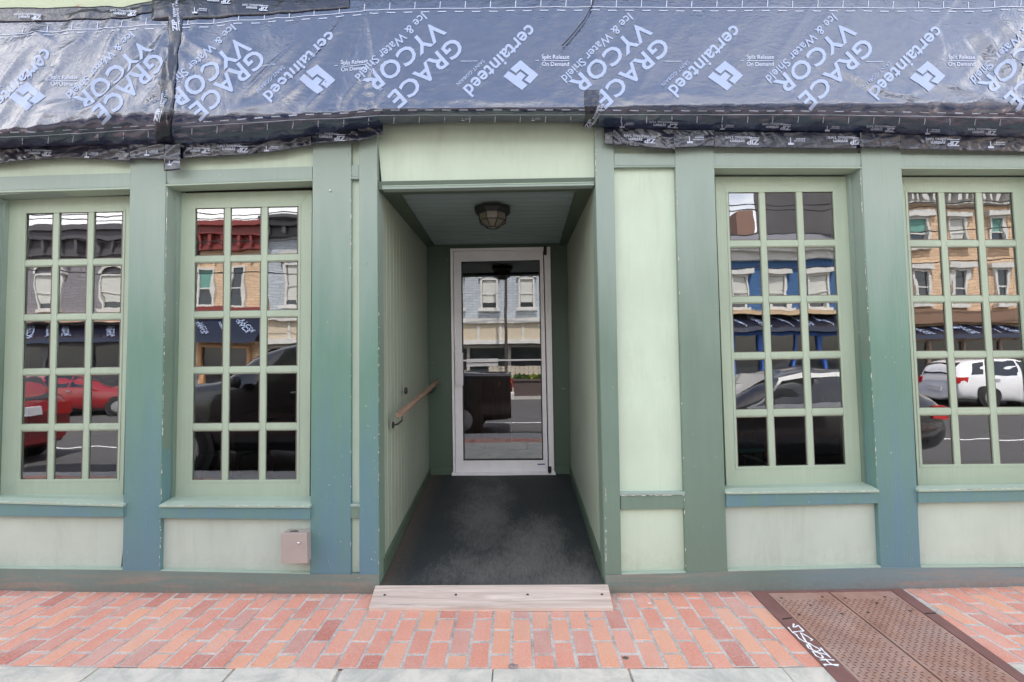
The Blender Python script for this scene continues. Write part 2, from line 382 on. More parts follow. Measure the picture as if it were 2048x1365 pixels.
# pilasters (x at top, x at bottom) face plane y=0
PT = 235; PB = 1144
def px_at(xt, xb, y): return xt+(xb-xt)*(y-300)/(1145-300)
def pil(xt0, xb0, xt1, xb1, mat, label, bot, Y=0, dep=.12):
    q = [(px_at(xt0, xb0, PT), PT), (px_at(xt1, xb1, PT), PT), (px_at(xt1, xb1, bot[1]), bot[1]), (px_at(xt0, xb0, bot[0]), bot[0])]
    return prt('pilaster', q, Y, dep, mat, label)
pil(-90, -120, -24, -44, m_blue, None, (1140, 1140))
pil(261.5, 244.5, 332.5, 319, m_blue, 'pilaster turning blue towards its foot, between the two left windows', (1142, 1143))
pil(625.5, 620, 702, 701, m_blue, 'wide pilaster turning blue towards its foot, beside the steel box', (1148, 1149))
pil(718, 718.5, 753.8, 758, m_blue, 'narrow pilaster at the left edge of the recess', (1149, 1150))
pil(1190, 1211, 1227.5, 1243, m_green, 'narrow green pilaster at the right edge of the recess', (1149, 1150))
pil(1350, 1372.5, 1427.5, 1455.5, m_green, 'wide green pilaster right of the tall pale panel', (1146, 1145))
pil(1722, 1762, 1801.5, 1842, m_blue, 'pilaster turning blue towards its foot, between the two right windows', (1137, 1137))
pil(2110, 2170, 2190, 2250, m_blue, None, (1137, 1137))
# foot board
def foot(pts, label):
    b = MB(); 
    for i in range(len(pts)-1):
        (x0, a0), (x1, a1) = pts[i], pts[i+1]
        A = [W(x0, a0, -.006), W(x1, a1, -.006)]
        fr = [A[0], A[1], Vector((A[1].x, -.006, -.05)), Vector((A[0].x, -.006, -.05))]
        b.hexa(fr, [Vector((p.x, .1, p.z)) for p in fr])
    part('foot_board', b, m_base, None, label)
foot([(-400, 1130), (0, 1138), (245, 1141), (620, 1149), (758, 1150)], 'left foot board with scuffed paint')
foot([(1211, 1151), (1348, 1147.5), (1457, 1144), (1760, 1136), (2048, 1137), (2450, 1130)], 'right foot board')
for (x0, x1, pa, pb) in ((-300, 244.5, 1133, 1139), (319.5, 620, 1141.5, 1147)):
    prt('moulding', [(x0, pa), (x1, pb), (x1, pb+3.5), (x0, pa+3.5)], -.003, .05, m_sill)
for (x0, x1, pa, pb) in ((1243.5, 1372, 1149, 1145.5), (1456, 1762, 1142, 1134.5), (1842.5, 2160, 1134.5, 1133)):
    prt('moulding', [(x0, pa-1.5), (x1, pb-1.5), (x1, pb+2), (x0, pa+2)], -.003, .05, m_sill)
# pale panels (y=+.03)
PY = .032
def panel(x0t, x0b, x1t, x1b, ya, yb, mat=m_pale, label=None, Y=PY):
    return prt('panel', [(x0t, ya), (x1t, ya), (x1b, yb), (x0b, yb)], Y, .05, mat, label, 0)
panel(-330, -330, 255, 240, 1020, 1150, m_paleblue, 'low pale panel under the leftmost window')
panel(312, 312, 628, 628, 1020, 1155, m_paleblue, 'low pale panel behind the steel box')
panel(696, 696, 724, 724, 230, 1155, m_pale, 'slim pale panel between two pilasters')
panel(1221, 1238, 1358, 1380, 230, 1155, m_pale, 'tall pale panel right of the recess')
panel(1450, 1450, 1768, 1768, 1000, 1150, m_paleblue, 'low pale panel under the second window from the right')
panel(1836, 1836, 2140, 2140, 995, 1142, m_paleblue, 'low pale panel under the rightmost window')
panel(-330, -330, 268, 268, 260, 372, m_pale, None, .030)
panel(326, 326, 632, 632, 260, 352, m_pale, None, .030)
panel(1420, 1420, 1730, 1730, 230, 325, m_pale, None, .030)
panel(1796, 1796, 2140, 2140, 230, 325, m_pale, None, .030)
# rails: (x left, x right, top l, top r, bottom l, bottom r)
def rail(x0, x1, a0, a1, b0, b1, mat, Y=.006, dep=.10, label=None):
    return prt('rail', [(x0, a0), (x1, a1), (x1, b1), (x0, b0)], Y, dep, mat, label)
rail(-330, 260.5, 364, 346, 391, 374.5, m_greentop)
rail(331, 624.5, 342, 333, 369, 358.5, m_greentop)
rail(701.5, 718, 330, 330, 354, 354, m_greentop, .008)
rail(1228, 1350.5, 307.5, 306.5, 332, 331, m_greentop)
rail(1427.5, 1723, 306.6, 306.6, 333.5, 334, m_greentop)
rail(1801, 2150, 309.3, 310.3, 335, 335.5, m_greentop)
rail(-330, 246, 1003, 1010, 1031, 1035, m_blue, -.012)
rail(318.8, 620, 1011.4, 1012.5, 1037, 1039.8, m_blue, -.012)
rail(701, 718.5, 1014, 1014, 1038, 1038, m_green, .004)
rail(1241.5, 1369, 992.5, 990.5, 1020, 1018, m_green, .004)
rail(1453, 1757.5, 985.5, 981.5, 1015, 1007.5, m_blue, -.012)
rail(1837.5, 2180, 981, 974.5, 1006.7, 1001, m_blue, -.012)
for q in ([(1239.5, 986), (1370, 984), (1370, 990.5), (1240, 992.5)], [(700.5, 1009), (719.5, 1009), (719.5, 1014), (700.5, 1014)], [(699.5, 354), (720, 354), (720, 358), (699.5, 358)], [(1227, 332), (1351, 331), (1351, 334), (1227, 335)]):
    prt('moulding', q, -.002, .05, m_greentop)
# header drip mouldings above windows
for q in ([(-330, 391), (261, 374.5), (261, 378.5), (-330, 395)], [(331, 369), (625, 358.5), (625, 362), (331, 372.5)], [(1427, 333.5), (1724, 334), (1724, 337), (1427, 336.5)], [(1800.5, 335), (2120, 335.5), (2120, 338.5), (1800.5, 338)]):
    prt('moulding', q, -.004, .11, m_sill)
# windows ---------------------------------------------------------
SY = .118; GYD = .0105
def bil(q, u, v):
    (a, b, c, d) = q; t = lerp(Vector(a), Vector(b), u); bb = lerp(Vector(d), Vector(c), u); return lerp(t, bb, v)
def pquad(mb, q, u0, u1, v0, v1, Y, dep):
    pts = [bil(q, u0, v0), bil(q, u1, v0), bil(q, u1, v1), bil(q, u0, v1)]; slab(mb, [(p.x, p.y) for p in pts], Y, dep)
def window(grid, sash, opening, colx, rowy, label, leftrev, rightrev):
    """grid: glass area quad; sash: outer quad; colx/rowy: pane fractions; all seen on plane SY"""
    wdw = bpy.data.objects.new('window', None); COL.objects.link(wdw)
    c = W(sum(p[0] for p in grid)/4, sash[2][1], SY); wdw.location = c
    wdw.parent = shop; wdw.matrix_parent_inverse = Matrix.Translation(-shop.location)
    wdw['label'] = label
    b = MB()
    # outer frame of four boards
    def q4(p): slab(b, p, SY, .05)
    g, s = grid, sash
    q4([s[0], s[1], g[1], g[0]]); q4([g[3], g[2], s[2], s[3]]); q4([s[0], g[0], g[3], s[3]]); q4([g[1], s[1], s[2], g[2]])
    o = part('sash', b, m_sash, wdw, bevel=.0015); o.parent = wdw; o.matrix_parent_inverse = Matrix.Translation(-c)
    b = MB()
    for k in range(len(colx)-1):
        u0, u1 = colx[k][1], colx[k+1][0]
        pquad(b, g, u0+.006, u1-.006, 0, 1, SY+.000, .020); pquad(b, g, u0-.001, u1+.001, 0, 1, SY+.006, .014)
    for k in range(len(rowy)-1):
        v0, v1 = rowy[k][1], rowy[k+1][0]
        for cl in colx:
            pquad(b, g, cl[0]-.004, cl[1]+.004, v0+.0035, v1-.0035, SY+.0005, .019); pquad(b, g, cl[0]+.001, cl[1]-.001, v0-.0005, v1+.0005, SY+.0065, .013)
    # glazing bead around
    for (u0, u1, v0, v1) in ((-.022, 0, -.008, 1.008), (1, 1.022, -.008, 1.008), (0, 1, -.010, 0), (0, 1, 1, 1.010)):
        pquad(b, g, u0, u1, v0, v1, SY-.003, .012)
    part('muntin', b, m_sash, wdw, bevel=.0012)
    b = MB()
    for cl in colx:
        for rw in rowy:
            P = [bil(g, cl[0]-.004, rw[0]-.002), bil(g, cl[1]+.004, rw[0]-.002), bil(g, cl[1]+.004, rw[1]+.002), bil(g, cl[0]-.004, rw[1]+.002)]
            tx, tz = random.uniform(-.0010, .0010), random.uniform(-.0008, .0008)
            ctr = sum((W(p.x, p.y, SY+GYD) for p in P), Vector())/4
            pts = []
            for p in P:
                w_ = W(p.x, p.y, SY+GYD); w_.y += (w_.x-ctr.x)*tx*1.5+(w_.z-ctr.z)*tz; pts.append(w_)
            b.poly(pts[::-1])
    part('glass', b, m_glass, wdw, recalc=False)
    b = MB()                                # thin dark putty line round each pane
    for cl in colx:
        for rw in rowy:
            e = .007; ev = .003
            for (u0, u1, v0, v1) in ((cl[0], cl[0]+e*.7, rw[0], rw[1]), (cl[1]-e*1.6, cl[1], rw[0], rw[1]), (cl[0], cl[1], rw[0], rw[0]+ev), (cl[0], cl[1], rw[1]-ev, rw[1])):
                pquad(b, g, u0, u1, v0, v1, SY+.0085, .0015)
    part('putty', b, m_putty, wdw)
    # sill and reveals
    s3, s2 = W(*sash[3], SY), W(*sash[2], SY)
    o3, o2 = W(*opening[3], -.02), W(*opening[2], -.02)
    b = MB()
    prof = [(-.022, 0), (-.022, -.010), (.11, -.012), (SY+.02, .004)]
    L = [Vector((o3.x-.003, y, o3.z+.001+dz)) for y, dz in ((-.024, -.014), (-.024, 0), (.03, .012), (SY+.01, s3.z-o3.z+.004), (SY+.01, -.03))]
    Rr = [Vector((o2.x+.003, p.y, p.z+(o2.z-o3.z) if i < 3 or i == 4 else s2.z+.004)) for i, p in enumerate(L)]
    b.hexa(L, Rr); part('sill', b, m_sill, wdw, bevel=.0015)
    b = MB()
    a0, a1 = W(*opening[0], .01), W(*opening[1], .01)
    b.hexa([(a0.x, .008, a0.z+.04), (a1.x, .008, a1.z+.04), (a1.x, .008, a1.z-.004), (a0.x, .008, a0.z-.004)],
           [(a0.x, SY+.03, a0.z+.04), (a1.x, SY+.03, a1.z+.04), (a1.x, SY+.03, a1.z-.004), (a0.x, SY+.03, a0.z-.004)])
    if leftrev:
        t, bt = W(*opening[0], 0), W(*opening[3], 0)
        b.hexa([(t.x-.03, .006, t.z+.02), (t.x+.004, .006, t.z+.02), (bt.x+.004, .006, bt.z), (bt.x-.03, .006, bt.z)], [(t.x-.03, SY+.04, t.z+.02), (t.x+.004, SY+.04, t.z+.02), (bt.x+.004, SY+.04, bt.z), (bt.x-.03, SY+.04, bt.z)])
        b.box(t.x, t.x+.022, SY-.03, SY+.04, bt.z, t.z)
    if rightrev:
        t, bt = W(*opening[1], 0), W(*opening[2], 0)
        b.hexa([(t.x-.004, .006, t.z+.02), (t.x+.03, .006, t.z+.02), (bt.x+.03, .006, bt.z), (bt.x-.004, .006, bt.z)], [(t.x-.004, SY+.04, t.z+.02), (t.x+.03, SY+.04, t.z+.02), (bt.x+.03, SY+.04, bt.z), (bt.x-.004, SY+.04, bt.z)])
        b.hexa([(t.x-.022, SY-.03, t.z), (t.x, SY-.03, t.z), (bt.x, SY-.03, bt.z), (bt.x-.022, SY-.03, bt.z)], [(t.x-.022, SY+.04, t.z), (t.x, SY+.04, t.z), (bt.x, SY+.04, bt.z), (bt.x-.022, SY+.04, bt.z)])
    part('reveal', b, m_green, wdw)
    return wdw
CX = [(0, .288), (.348, .644), (.705, 1)]
RY = [(0, .176), (.201, .380), (.405, .584), (.609, .792), (.818, 1)]
window([(51, 427), (246.5, 423), (234, 958), (38, 960)], [(18.5, 398), (262, 392), (246, 992), (0, 991)], [(-24, 390), (260, 376), (246, 1010), (-44, 1002)],
       CX, RY, 'leftmost small-paned window reflecting a red car', True, False)
window([(390, 417), (597, 412.5), (593, 960), (383, 961)], [(358, 387), (624, 381), (619, 994), (348, 994.5)], [(332.5, 369), (625, 360), (619.5, 1012), (319.5, 1011)],
       CX, RY, 'small-paned window left of the recess, above the steel box', True, False)
window([(1456.5, 385), (1666, 383.5), (1693, 930), (1476, 934.5)], [(1430, 353.5), (1696, 353.5), (1731, 965), (1453, 973)], [(1428, 336), (1722.5, 336), (1757, 981), (1453, 985)],
       CX, RY, 'small-paned window reflecting the blue house, right of the recess', False, True)
window([(1815, 385), (2026, 385), (2066, 928), (1845, 930)], [(1802.5, 354.5), (2056, 354.5), (2103, 965), (1836.5, 977)], [(1802, 337), (2110, 337), (2162, 975), (1837.5, 980)],
       CX, RY, 'rightmost small-paned window reflecting the yellow house', False, True)
# chipped paint along the weathered edges
m_chip = simple('bare_primer', (.62, .58, .50), .8)
b = MB()
def chips(xt, yt, xb, yb_, n_, Y, jx=1.6, smin=1.0, smax=7.0):
    for _ in range(n_):
        t = random.random(); x, y = lerp(xt, xb, t)+random.gauss(0, jx*.4), lerp(yt, yb_, t); h_ = random.uniform(smin, smax)*random.random()+1; wd = random.uniform(.5, 1.4)
        b.poly([W(x-wd*.5, y-h_, Y), W(x+wd*.3, y-h_*.7, Y), W(x+wd*.6, y+h_*.2, Y), W(x+wd*.2, y+h_, Y), W(x-wd*.6, y+h_*.4, Y)])
chips(334.5, 375, 322.5, 1000, 46, -.0012, .8); chips(320.5, 1035, 320, 1140, 10, -.0012); chips(1720.5, 350, 1755, 970, 34, -.0012, .8); chips(1190.5, 260, 1192, 370, 18, -.0012)
chips(758, 560, 757, 1150, 26, -.0012, .8, 1, 5); chips(1211.5, 980, 1212, 1150, 14, -.0012); chips(702, 300, 701, 1148, 16, -.0012, .6); chips(1352, 300, 1372, 1140, 14, -.0012, .6)
for (x0, y0, x1, y1) in ((0, 1003.5, 243, 1010), (320, 1011.5, 618, 1012.8), (1455, 985.5, 1756, 982), (1842, 981, 2048, 976), (1243, 992, 1370, 990)):
    for _ in range(16):
        t = random.random(); x, y = lerp(x0, x1, t), lerp(y0, y1, t)+random.uniform(-.4, .6); l = random.uniform(1, 9)*random.random()+1
        b.poly([W(x-l, y-.5, -.0265), W(x+l, y-.6, -.0265), W(x+l*.7, y+.7, -.0265), W(x-l*.8, y+.6, -.0265)])
for _ in range(60):
    x, y = random.choice([(random.uniform(255, 315), random.uniform(820, 1130)), (random.uniform(635, 695), random.uniform(800, 1140)), (random.uniform(722, 752), random.uniform(800, 1140)), (random.uniform(1770, 1830), random.uniform(600, 1120)), (random.uniform(1380, 1440), random.uniform(400, 1100)), (random.uniform(0, 750), random.uniform(1150, 1170))]); r0 = random.uniform(.3, 1.3)*random.uniform(.5, 1)
    b.poly([W(x+r0*math.cos(a_)*.7, y+r0*math.sin(a_)*1.3, -.0075 if y > 1141 else -.0012) for a_ in (0, 1.2, 2.3, 3.6, 5)])
part('paint_chips', b, m_chip, recalc=False)['kind'] = 'stuff'
# wall mass above, below and behind (keeps light out of the shop)
m_in = simple('dark_interior_plaster', (.11, .075, .06), .8)
xL, xR = -7.2, 7.2
xo0, xo1 = W(754, 600, 0).x, W(1200, 600, 0).x
def wallbox(x0, x1, z0, z1, y0=.170, y1=.26): 
    b = MB(); b.box(x0, x1, y0, y1, z0, z1); part('wall', b, m_in)
# wall behind pilasters/panels, leaving the window openings free
wins = [(W(14, 400, SY).x, W(250, 700, SY).x), (W(356, 400, SY).x, W(621, 700, SY).x), (W(1436, 700, SY).x, W(1700, 700, SY).x), (W(1812, 700, SY).x, W(2090, 900, SY).x)]
zb_, zt_ = W(600, 985, SY).z, W(600, 392, SY).z
wallbox(xL, wins[0][0], zb_, zt_); wallbox(wins[0][1], wins[1][0], zb_, zt_); wallbox(wins[1][1], xo0-.03, zb_, zt_)
wallbox(xo1+.05, wins[2][0], zb_, zt_+.1); wallbox(wins[2][1], wins[3][0], zb_, zt_+.1); wallbox(wins[3][1], xR, zb_, zt_+.1)
wallbox(xL, xo0-.03, -.1, zb_-.06, .085, .169); wallbox(xo1+.05, xR, -.1, zb_-.06, .085, .169); wallbox(xL, xo0-.03, -.1, zb_-.002); wallbox(xo1+.05, xR, -.1, zb_-.002)
wallbox(xL, xo0-.03, zt_+.002, 3.6); wallbox(xo1+.05, xR, zt_+.102, 3.6); wallbox(xo0-.028, xo1+.048, 2.80, 3.6)
# upper floor
m_upper = paint('upper_board_paint', (.42, .47, .33), stain=.5)
b = MB(); b.box(xL, xR, .02, .5, 3.62, 8.2); part('upper_wall', b, m_upper)
b = MB(); b.box(xL, xR, .5, 9, 8.0, 8.15); part('roof', b, m_in)
b = MB(); b.box(xL-.12, xL, .1, 9, -.1, 8.2); b.box(xR, xR+.12, .1, 9, -.1, 8.2); b.box(xL, xR, 9, 9.1, -.1, 8.2); part('side_wall', b, m_in)
FLZ = W(1000, 948, 1.7).z
b = MB(); b.box(xL, xo0-.05, .23, 9, FLZ-.2, FLZ); b.box(xo1+.05, xR, .23, 9, FLZ-.2, FLZ); b.box(xo0-.05, xo1+.05, 1.74, 9, FLZ-.2, FLZ); part('interior_floor', b, simple('dark_floor', (.09, .075, .065), .5))
b = MB(); b.box(xL, xo0-.05, .23, 9, 2.95, 3.05); b.box(xo1+.05, xR, .23, 9, 2.95, 3.05); b.box(xo0-.05, xo1+.05, 1.8, 9, 2.95, 3.05); part('interior_ceiling', b, simple('interior_ceiling', (.2, .17, .14), .8))
b = MB(); b.box(xL, xR, 6.4, 6.5, FLZ, 2.95); part('interior_wall', b, m_in)
# ------------------------------------------------------------------ recess
DY = 1.70
lintb = W(765, 376, 0).z
b = MB(); slab(b, [(752, 238), (1192, 236), (1188, 364), (764, 372)], .035, .04); part('panel', b, m_pale, None, 'pale lintel panel over the recess')
prt('moulding', [(764, 371.5), (1188, 363.5), (1188, 366), (764, 374)], .018, .05, m_sill)
prt('rail', [(764, 374.5), (1188, 366.5), (1188, 371), (764, 379)], .010, .06, m_greentop, 'trim under the lintel panel')
zl = W(765, 379, .01).z; zr = W(1187, 371, .01).z
b = MB(); b.hexa([(xo0-.02, .02, zl+.001), (xo1+.03, .02, zr+.001), (xo1+.03, .02, zr+.06), (xo0-.02, .02, zl+.06)], [(xo0-.02, .125, zl+.003), (xo1+.03, .125, zr+.003), (xo1+.03, .125, zr+.06), (xo0-.02, .125, zl+.06)])
part('soffit_beam', b, m_dark)
def wallx(side, z):      # recess wall x at a height, from the measured corners
    t = (z-.1)/(2.7-.1)
    if side < 0: return lerp(W(758, 1150, 0).x, W(753.8, 300, 0).x, t)
    return lerp(W(1210, 1150, 0).x, W(1190.5, 300, 0).x, t)
zc = W(985, 489, DY).z           # ceiling height at the back
for side in (-1, 1):
    b = MB(); nb = 17
    ys = [.125+(DY-.125)*k/nb for k in range(nb+1)]
    # tongue-and-groove boards
    for k in range(nb):
        y0, y1 = ys[k]+.003, ys[k+1]-.003
        a, c = wallx(side, .02), wallx(side, 2.8)
        bx = (W(859, 945, DY).x if side < 0 else W(1141.5, 945, DY).x); cx_ = (W(854, 500, DY).x if side < 0 else W(1134, 500, DY).x)
        def X(y, z):
            f = (y-.0)/DY; zz = (z-.37)/(2.7-.37)
            front = wallx(side, z); back = lerp(bx, cx_, zz); return lerp(front, back, f)
        s_ = side
        b.hexa([(X(y0, 0), y0, 0), (X(y1, 0), y1, 0), (X(y1, 2.8), y1, 2.8), (X(y0, 2.8), y0, 2.8)],
               [(X(y0, 0)+s_*.03, y0, 0), (X(y1, 0)+s_*.03, y1, 0), (X(y1, 2.8)+s_*.03, y1, 2.8), (X(y0, 2.8)+s_*.03, y0, 2.8)])
    part('side_wall', b, m_board, None, ('left' if side < 0 else 'right')+' recess wall of upright boards', bevel=.002)
    b = MB(); b.hexa([(X(0, 0)+s_*.006, .10, 0), (X(DY, 0)+s_*.006, DY+.02, 0), (X(DY, 2.8)+s_*.006, DY+.02, 2.8), (X(0, 2.8)+s_*.006, .10, 2.8)],
                     [(X(0, 0)+s_*.05, .10, 0), (X(DY, 0)+s_*.05, DY+.02, 0), (X(DY, 2.8)+s_*.05, DY+.02, 2.8), (X(0, 2.8)+s_*.05, .10, 2.8)]); part('side_wall_backing', b, m_dark)
    # green return of the pilaster
    b = MB(); b.hexa([(X(0, 0)-s_*.002, .003, -.02), (X(0, 2.9)-s_*.002, .003, 3.05), (X(0, 2.9)+s_*.06, .003, 3.05), (X(0, 0)+s_*.06, .003, -.02)],
                     [(X(.12, 0)-s_*.004, .125, -.02), (X(.12, 2.9)-s_*.004, .125, 3.05), (X(.12, 2.9)+s_*.06, .125, 3.05), (X(.12, 0)+s_*.06, .125, -.02)]); part('jamb', b, m_green)
    # crown board along the ceiling
    b = MB(); xa, xb2 = X(.1, 2.7), X(DY, 2.7); wA, wB = .115, .085
    b.hexa([(xa, .126, zl+.012), (xa-s_*wA, .126, zl+.012), (xa-s_*wA, .126, zc+.02), (xa, .126, zc+.02)], [(xb2, DY, zc-.022), (xb2-s_*wB, DY, zc-.022), (xb2-s_*wB, DY, zc+.02), (xb2, DY, zc+.02)])
    part('crown_board', b, m_dark)
    # skirting that climbs with the ramp
    zf = W(1000, 1169, 0).z
    b = MB(); h0, h1 = .085, .07
    b.hexa([(X(.1, .1)-s_*.014, .09, zf+.0), (X(.1, .1)+s_*.02, .09, zf), (X(.1, .1)+s_*.02, .09, zf+h0+.05), (X(.1, .1)-s_*.014, .09, zf+h0+.045)],
           [(X(DY, .4)-s_*.014, DY, FLZ), (X(DY, .4)+s_*.02, DY, FLZ), (X(DY, .4)+s_*.02, DY, FLZ+h1), (X(DY, .4)-s_*.014, DY, FLZ+h1-.005)])
    part('skirting', b, m_dark)
# ceiling boards running across
b = MB(); nb = 16
for k in range(nb):
    y0 = .126+(DY-.126)*k/nb; y1 = .126+(DY-.126)*(k+1)/nb
    b.box(xo0-.02, xo1+.05, y0+.003, y1-.004, zc, zc+.02); b.box(xo0-.02, xo1+.05, y0+.012, y0+.018, zc-.004, zc)
b.box(xo0-.02, xo1+.05, .12, DY+.05, zc+.021, zc+.04)
part('ceiling', b, m_ceil, None, 'blue grey beadboard ceiling of the recess', bevel=.002)
# back wall boards beside and above the door
dq = [(900.4, 497.6), (1100.6, 494), (1108.5, 946.5), (906.4, 950)]
b = MB()
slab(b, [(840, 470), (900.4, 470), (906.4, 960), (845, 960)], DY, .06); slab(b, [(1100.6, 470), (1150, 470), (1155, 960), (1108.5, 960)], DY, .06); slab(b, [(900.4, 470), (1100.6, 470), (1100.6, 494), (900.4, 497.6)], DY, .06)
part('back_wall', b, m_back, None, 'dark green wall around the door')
b = MB(); slab(b, [(845, 937), (906, 937), (906.4, 951), (845, 951)], DY-.012, .012); part('skirting', b, m_dark); b = MB(); slab(b, [(1108, 934), (1155, 934), (1155, 950), (1108.5, 950)], DY-.012, .012); part('skirting', b, m_dark)
# door -------------------------------------------------------------
door = bpy.data.objects.new('door', None); COL.objects.link(door); door.location = W(1004, 948, DY); door.parent = shop; door.matrix_parent_inverse = Matrix.Translation(-shop.location)
door['label'] = 'aluminium framed glass door at the back of the recess'
def dslab(name, qs, Y, dep, mat, bevel=.002, label=None):
    b = MB()
    for q in qs: slab(b, q, Y, dep)
    return part(name, b, mat, door, label, bevel)
gq = [(922.2, 524), (1079.5, 520.5), (1086.5, 920.5), (926.8, 921.6)]
lf = [(907, 503.5), (1086, 500.5), (1096, 943), (911.5, 946.5)]
dslab('frame', [[dq[0], (dq[1][0], dq[1][1]), (dq[1][0], dq[1][1]+5.5), (dq[0][0], dq[0][1]+5)], [(900.4, 502.6), (905.8, 502.6), (910.5, 950), (906.4, 950)], [(1088, 500), (1100.6, 499.5), (1108.5, 946.5), (1098.5, 946.5)]], DY-.03, .09, m_alu)
dslab('leaf', [[lf[0], lf[1], gq[1], gq[0]], [gq[3], gq[2], lf[2], lf[3]], [lf[0], gq[0], gq[3], lf[3]], [gq[1], lf[1], lf[2], gq[2]]], DY-.018, .045, m_alu)
b = MB()
for (p, q, d1, d2) in ((0, 1, (0, 0), (0, 2)), (3, 2, (0, -2), (0, 0)), ):
    A, B = gq[p], gq[q]; slab(b, [(A[0], A[1]+d1[1]), (B[0], B[1]+d1[1]), (B[0], B[1]+d2[1]), (A[0], A[1]+d2[1])], DY-.021, .02)
for (p, q, d1, d2) in ((0, 3, 0, 1.8), (1, 2, -1.8, 0)):
    A, B = gq[p], gq[q]; slab(b, [(A[0]+d1, A[1]), (A[0]+d2, A[1]), (B[0]+d2, B[1]), (B[0]+d1, B[1])], DY-.022, .02)
part('gasket', b, m_black, door)
b = MB(); b.poly([W(x, y, DY) for x, y in gq][::-1]); part('glass', b, m_doorglass, door, recalc=False)
b = MB()
for k in range(5): slab(b, [(911.3+k*2.9, 706.5), (913.4+k*2.9, 706.5), (913.8+k*2.9, 771), (911.7+k*2.9, 771)], DY-.062, .012)
slab(b, [(910.8, 706), (925.6, 706), (926.1, 771.5), (911.3, 771.5)], DY-.052, .03); part('pull_handle', b, m_alu, door, bevel=.001)
b = MB(); slab(b, [(926.5, 720), (1082.5, 718.3), (1082.5, 721.6), (926.5, 723.3)], DY-.03, .016); slab(b, [(933, 718.5), (996, 717.5), (996, 724.5), (933, 725.5)], DY-.05, .03); part('push_bar', b, m_alu, door, bevel=.001)
b = MB(); slab(b, [(933, 727), (996, 726), (996, 732.5), (933, 733.5)], DY-.012, .006); part('plate', b, m_alu, door)
b = MB(); c_ = W(913.6, 694.6, DY-.02); b.lathe([(.017, 0), (.017, -.012), (.012, -.015), (.006, -.015)], c_, 'y', 20); part('lock', b, m_alu, door)
b = MB(); slab(b, [(1087.5, 492), (1093.5, 492), (1093.5, 510), (1087.5, 510)], DY-.05, .03); part('hinge', b, m_black, door, bevel=.002); b = MB(); slab(b, [(1096, 934), (1103, 934), (1103, 948), (1096, 948)], DY-.05, .03); part('hinge', b, m_black, door, bevel=.002)
b = MB(); slab(b, [(1075, 928), (1090, 927.6), (1090, 930), (1075, 930.4)], DY-.020, .003); part('sticker', b, simple('blue_label', (.05, .08, .22)), door)
b = MB(); slab(b, [(904, 947), (1110, 944), (1112, 951), (903, 953)], DY-.05, .12); part('threshold', b, m_alu, door)
m_faint = bpy.data.materials.new('faint_white'); m_faint.use_nodes = True; n = m_faint.node_tree; n.nodes.clear(); oo = N(n, 'OutputMaterial'); t_ = N(n, 'BsdfTransparent'); dd = N(n, 'BsdfDiffuse'); mm = N(n, 'MixShader'); mm.inputs[0].default_value = .14; dd.inputs[0].default_value = (.8, .8, .8, 1)
n.links.new(t_.outputs[0], mm.inputs[1]); n.links.new(dd.outputs[0], mm.inputs[2]); n.links.new(mm.outputs[0], oo.inputs[0])
b = MB(); b.poly([W(x, y, DY+.004) for x, y in ((974, 588), (1026, 587), (1027, 655), (975, 656))]); part('pale_patch', b, m_faint, door, 'faint square patch on the door glass')  # faint pale rectangle laid just behind the door glass
# ------------------------------------------------------------------ ramp with rubber mat
def matmat():
    m, n, p, o = newmat('worn_rubber'); f = noise(n, 3.0, 6, .7, (1.3, 1.0, 1), 'World'); f2 = noise(n, 190, 2, .8, (1,1,1), 'World'); f3 = noise(n, 34, 6, .85, (2.2, .5, 1), 'World')
    g = N(n, 'NewGeometry'); s = N(n, 'SeparateXYZ'); n.links.new(g.outputs['Position'], s.inputs[0])
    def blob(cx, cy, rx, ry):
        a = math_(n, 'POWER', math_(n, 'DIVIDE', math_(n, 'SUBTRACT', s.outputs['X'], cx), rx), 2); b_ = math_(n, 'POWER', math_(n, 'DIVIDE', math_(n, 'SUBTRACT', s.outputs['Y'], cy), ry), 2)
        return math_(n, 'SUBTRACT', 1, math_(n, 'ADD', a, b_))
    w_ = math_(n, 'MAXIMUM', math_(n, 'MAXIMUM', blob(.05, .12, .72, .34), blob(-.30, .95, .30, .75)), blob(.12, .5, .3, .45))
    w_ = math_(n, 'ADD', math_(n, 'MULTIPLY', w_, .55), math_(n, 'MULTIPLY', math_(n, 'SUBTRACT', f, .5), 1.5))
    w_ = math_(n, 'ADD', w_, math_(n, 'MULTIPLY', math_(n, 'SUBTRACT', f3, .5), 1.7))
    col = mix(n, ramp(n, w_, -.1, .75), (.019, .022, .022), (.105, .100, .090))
    ex = ramp(n, math_(n, 'ADD', math_(n, 'ABSOLUTE', s.outputs['X']), math_(n, 'MULTIPLY', math_(n, 'SUBTRACT', f3, .5), .25)), .76, .92)
    col = mix(n, math_(n, 'MULTIPLY', ex, .4), col, (.14, .095, .065))
    col = mix(n, math_(n, 'MULTIPLY', ramp(n, f2, .63, .70), .55), col, (.30, .27, .23))
    n.links.new(col, p.inputs['Base Color']); p.inputs['Roughness'].default_value = .7; bump(n, p, f2, .6, .003); return m
zf = W(1000, 1169, 0).z
ramp_t = thing('entrance_ramp', 'short ramp covered in worn black rubber matting, leading up to the glass door', 'ramp', (0, .8, 0))
b = MB()
b.hexa([(wallx(-1, .1)+.004, -.02, zf-.006), (wallx(1, .1)-.004, -.02, zf-.006), (W(1141, 945, DY).x-.004, DY-.02, FLZ-.006), (W(859, 945, DY).x+.004, DY-.02, FLZ-.006)],
       [(wallx(-1, .1)+.004, -.02, -.02), (wallx(1, .1)-.004, -.02, -.02), (W(1141, 945, DY).x-.004, DY-.02, -.02), (W(859, 945, DY).x+.004, DY-.02, -.02)])
part('ramp_base', b, m_dark, ramp_t)
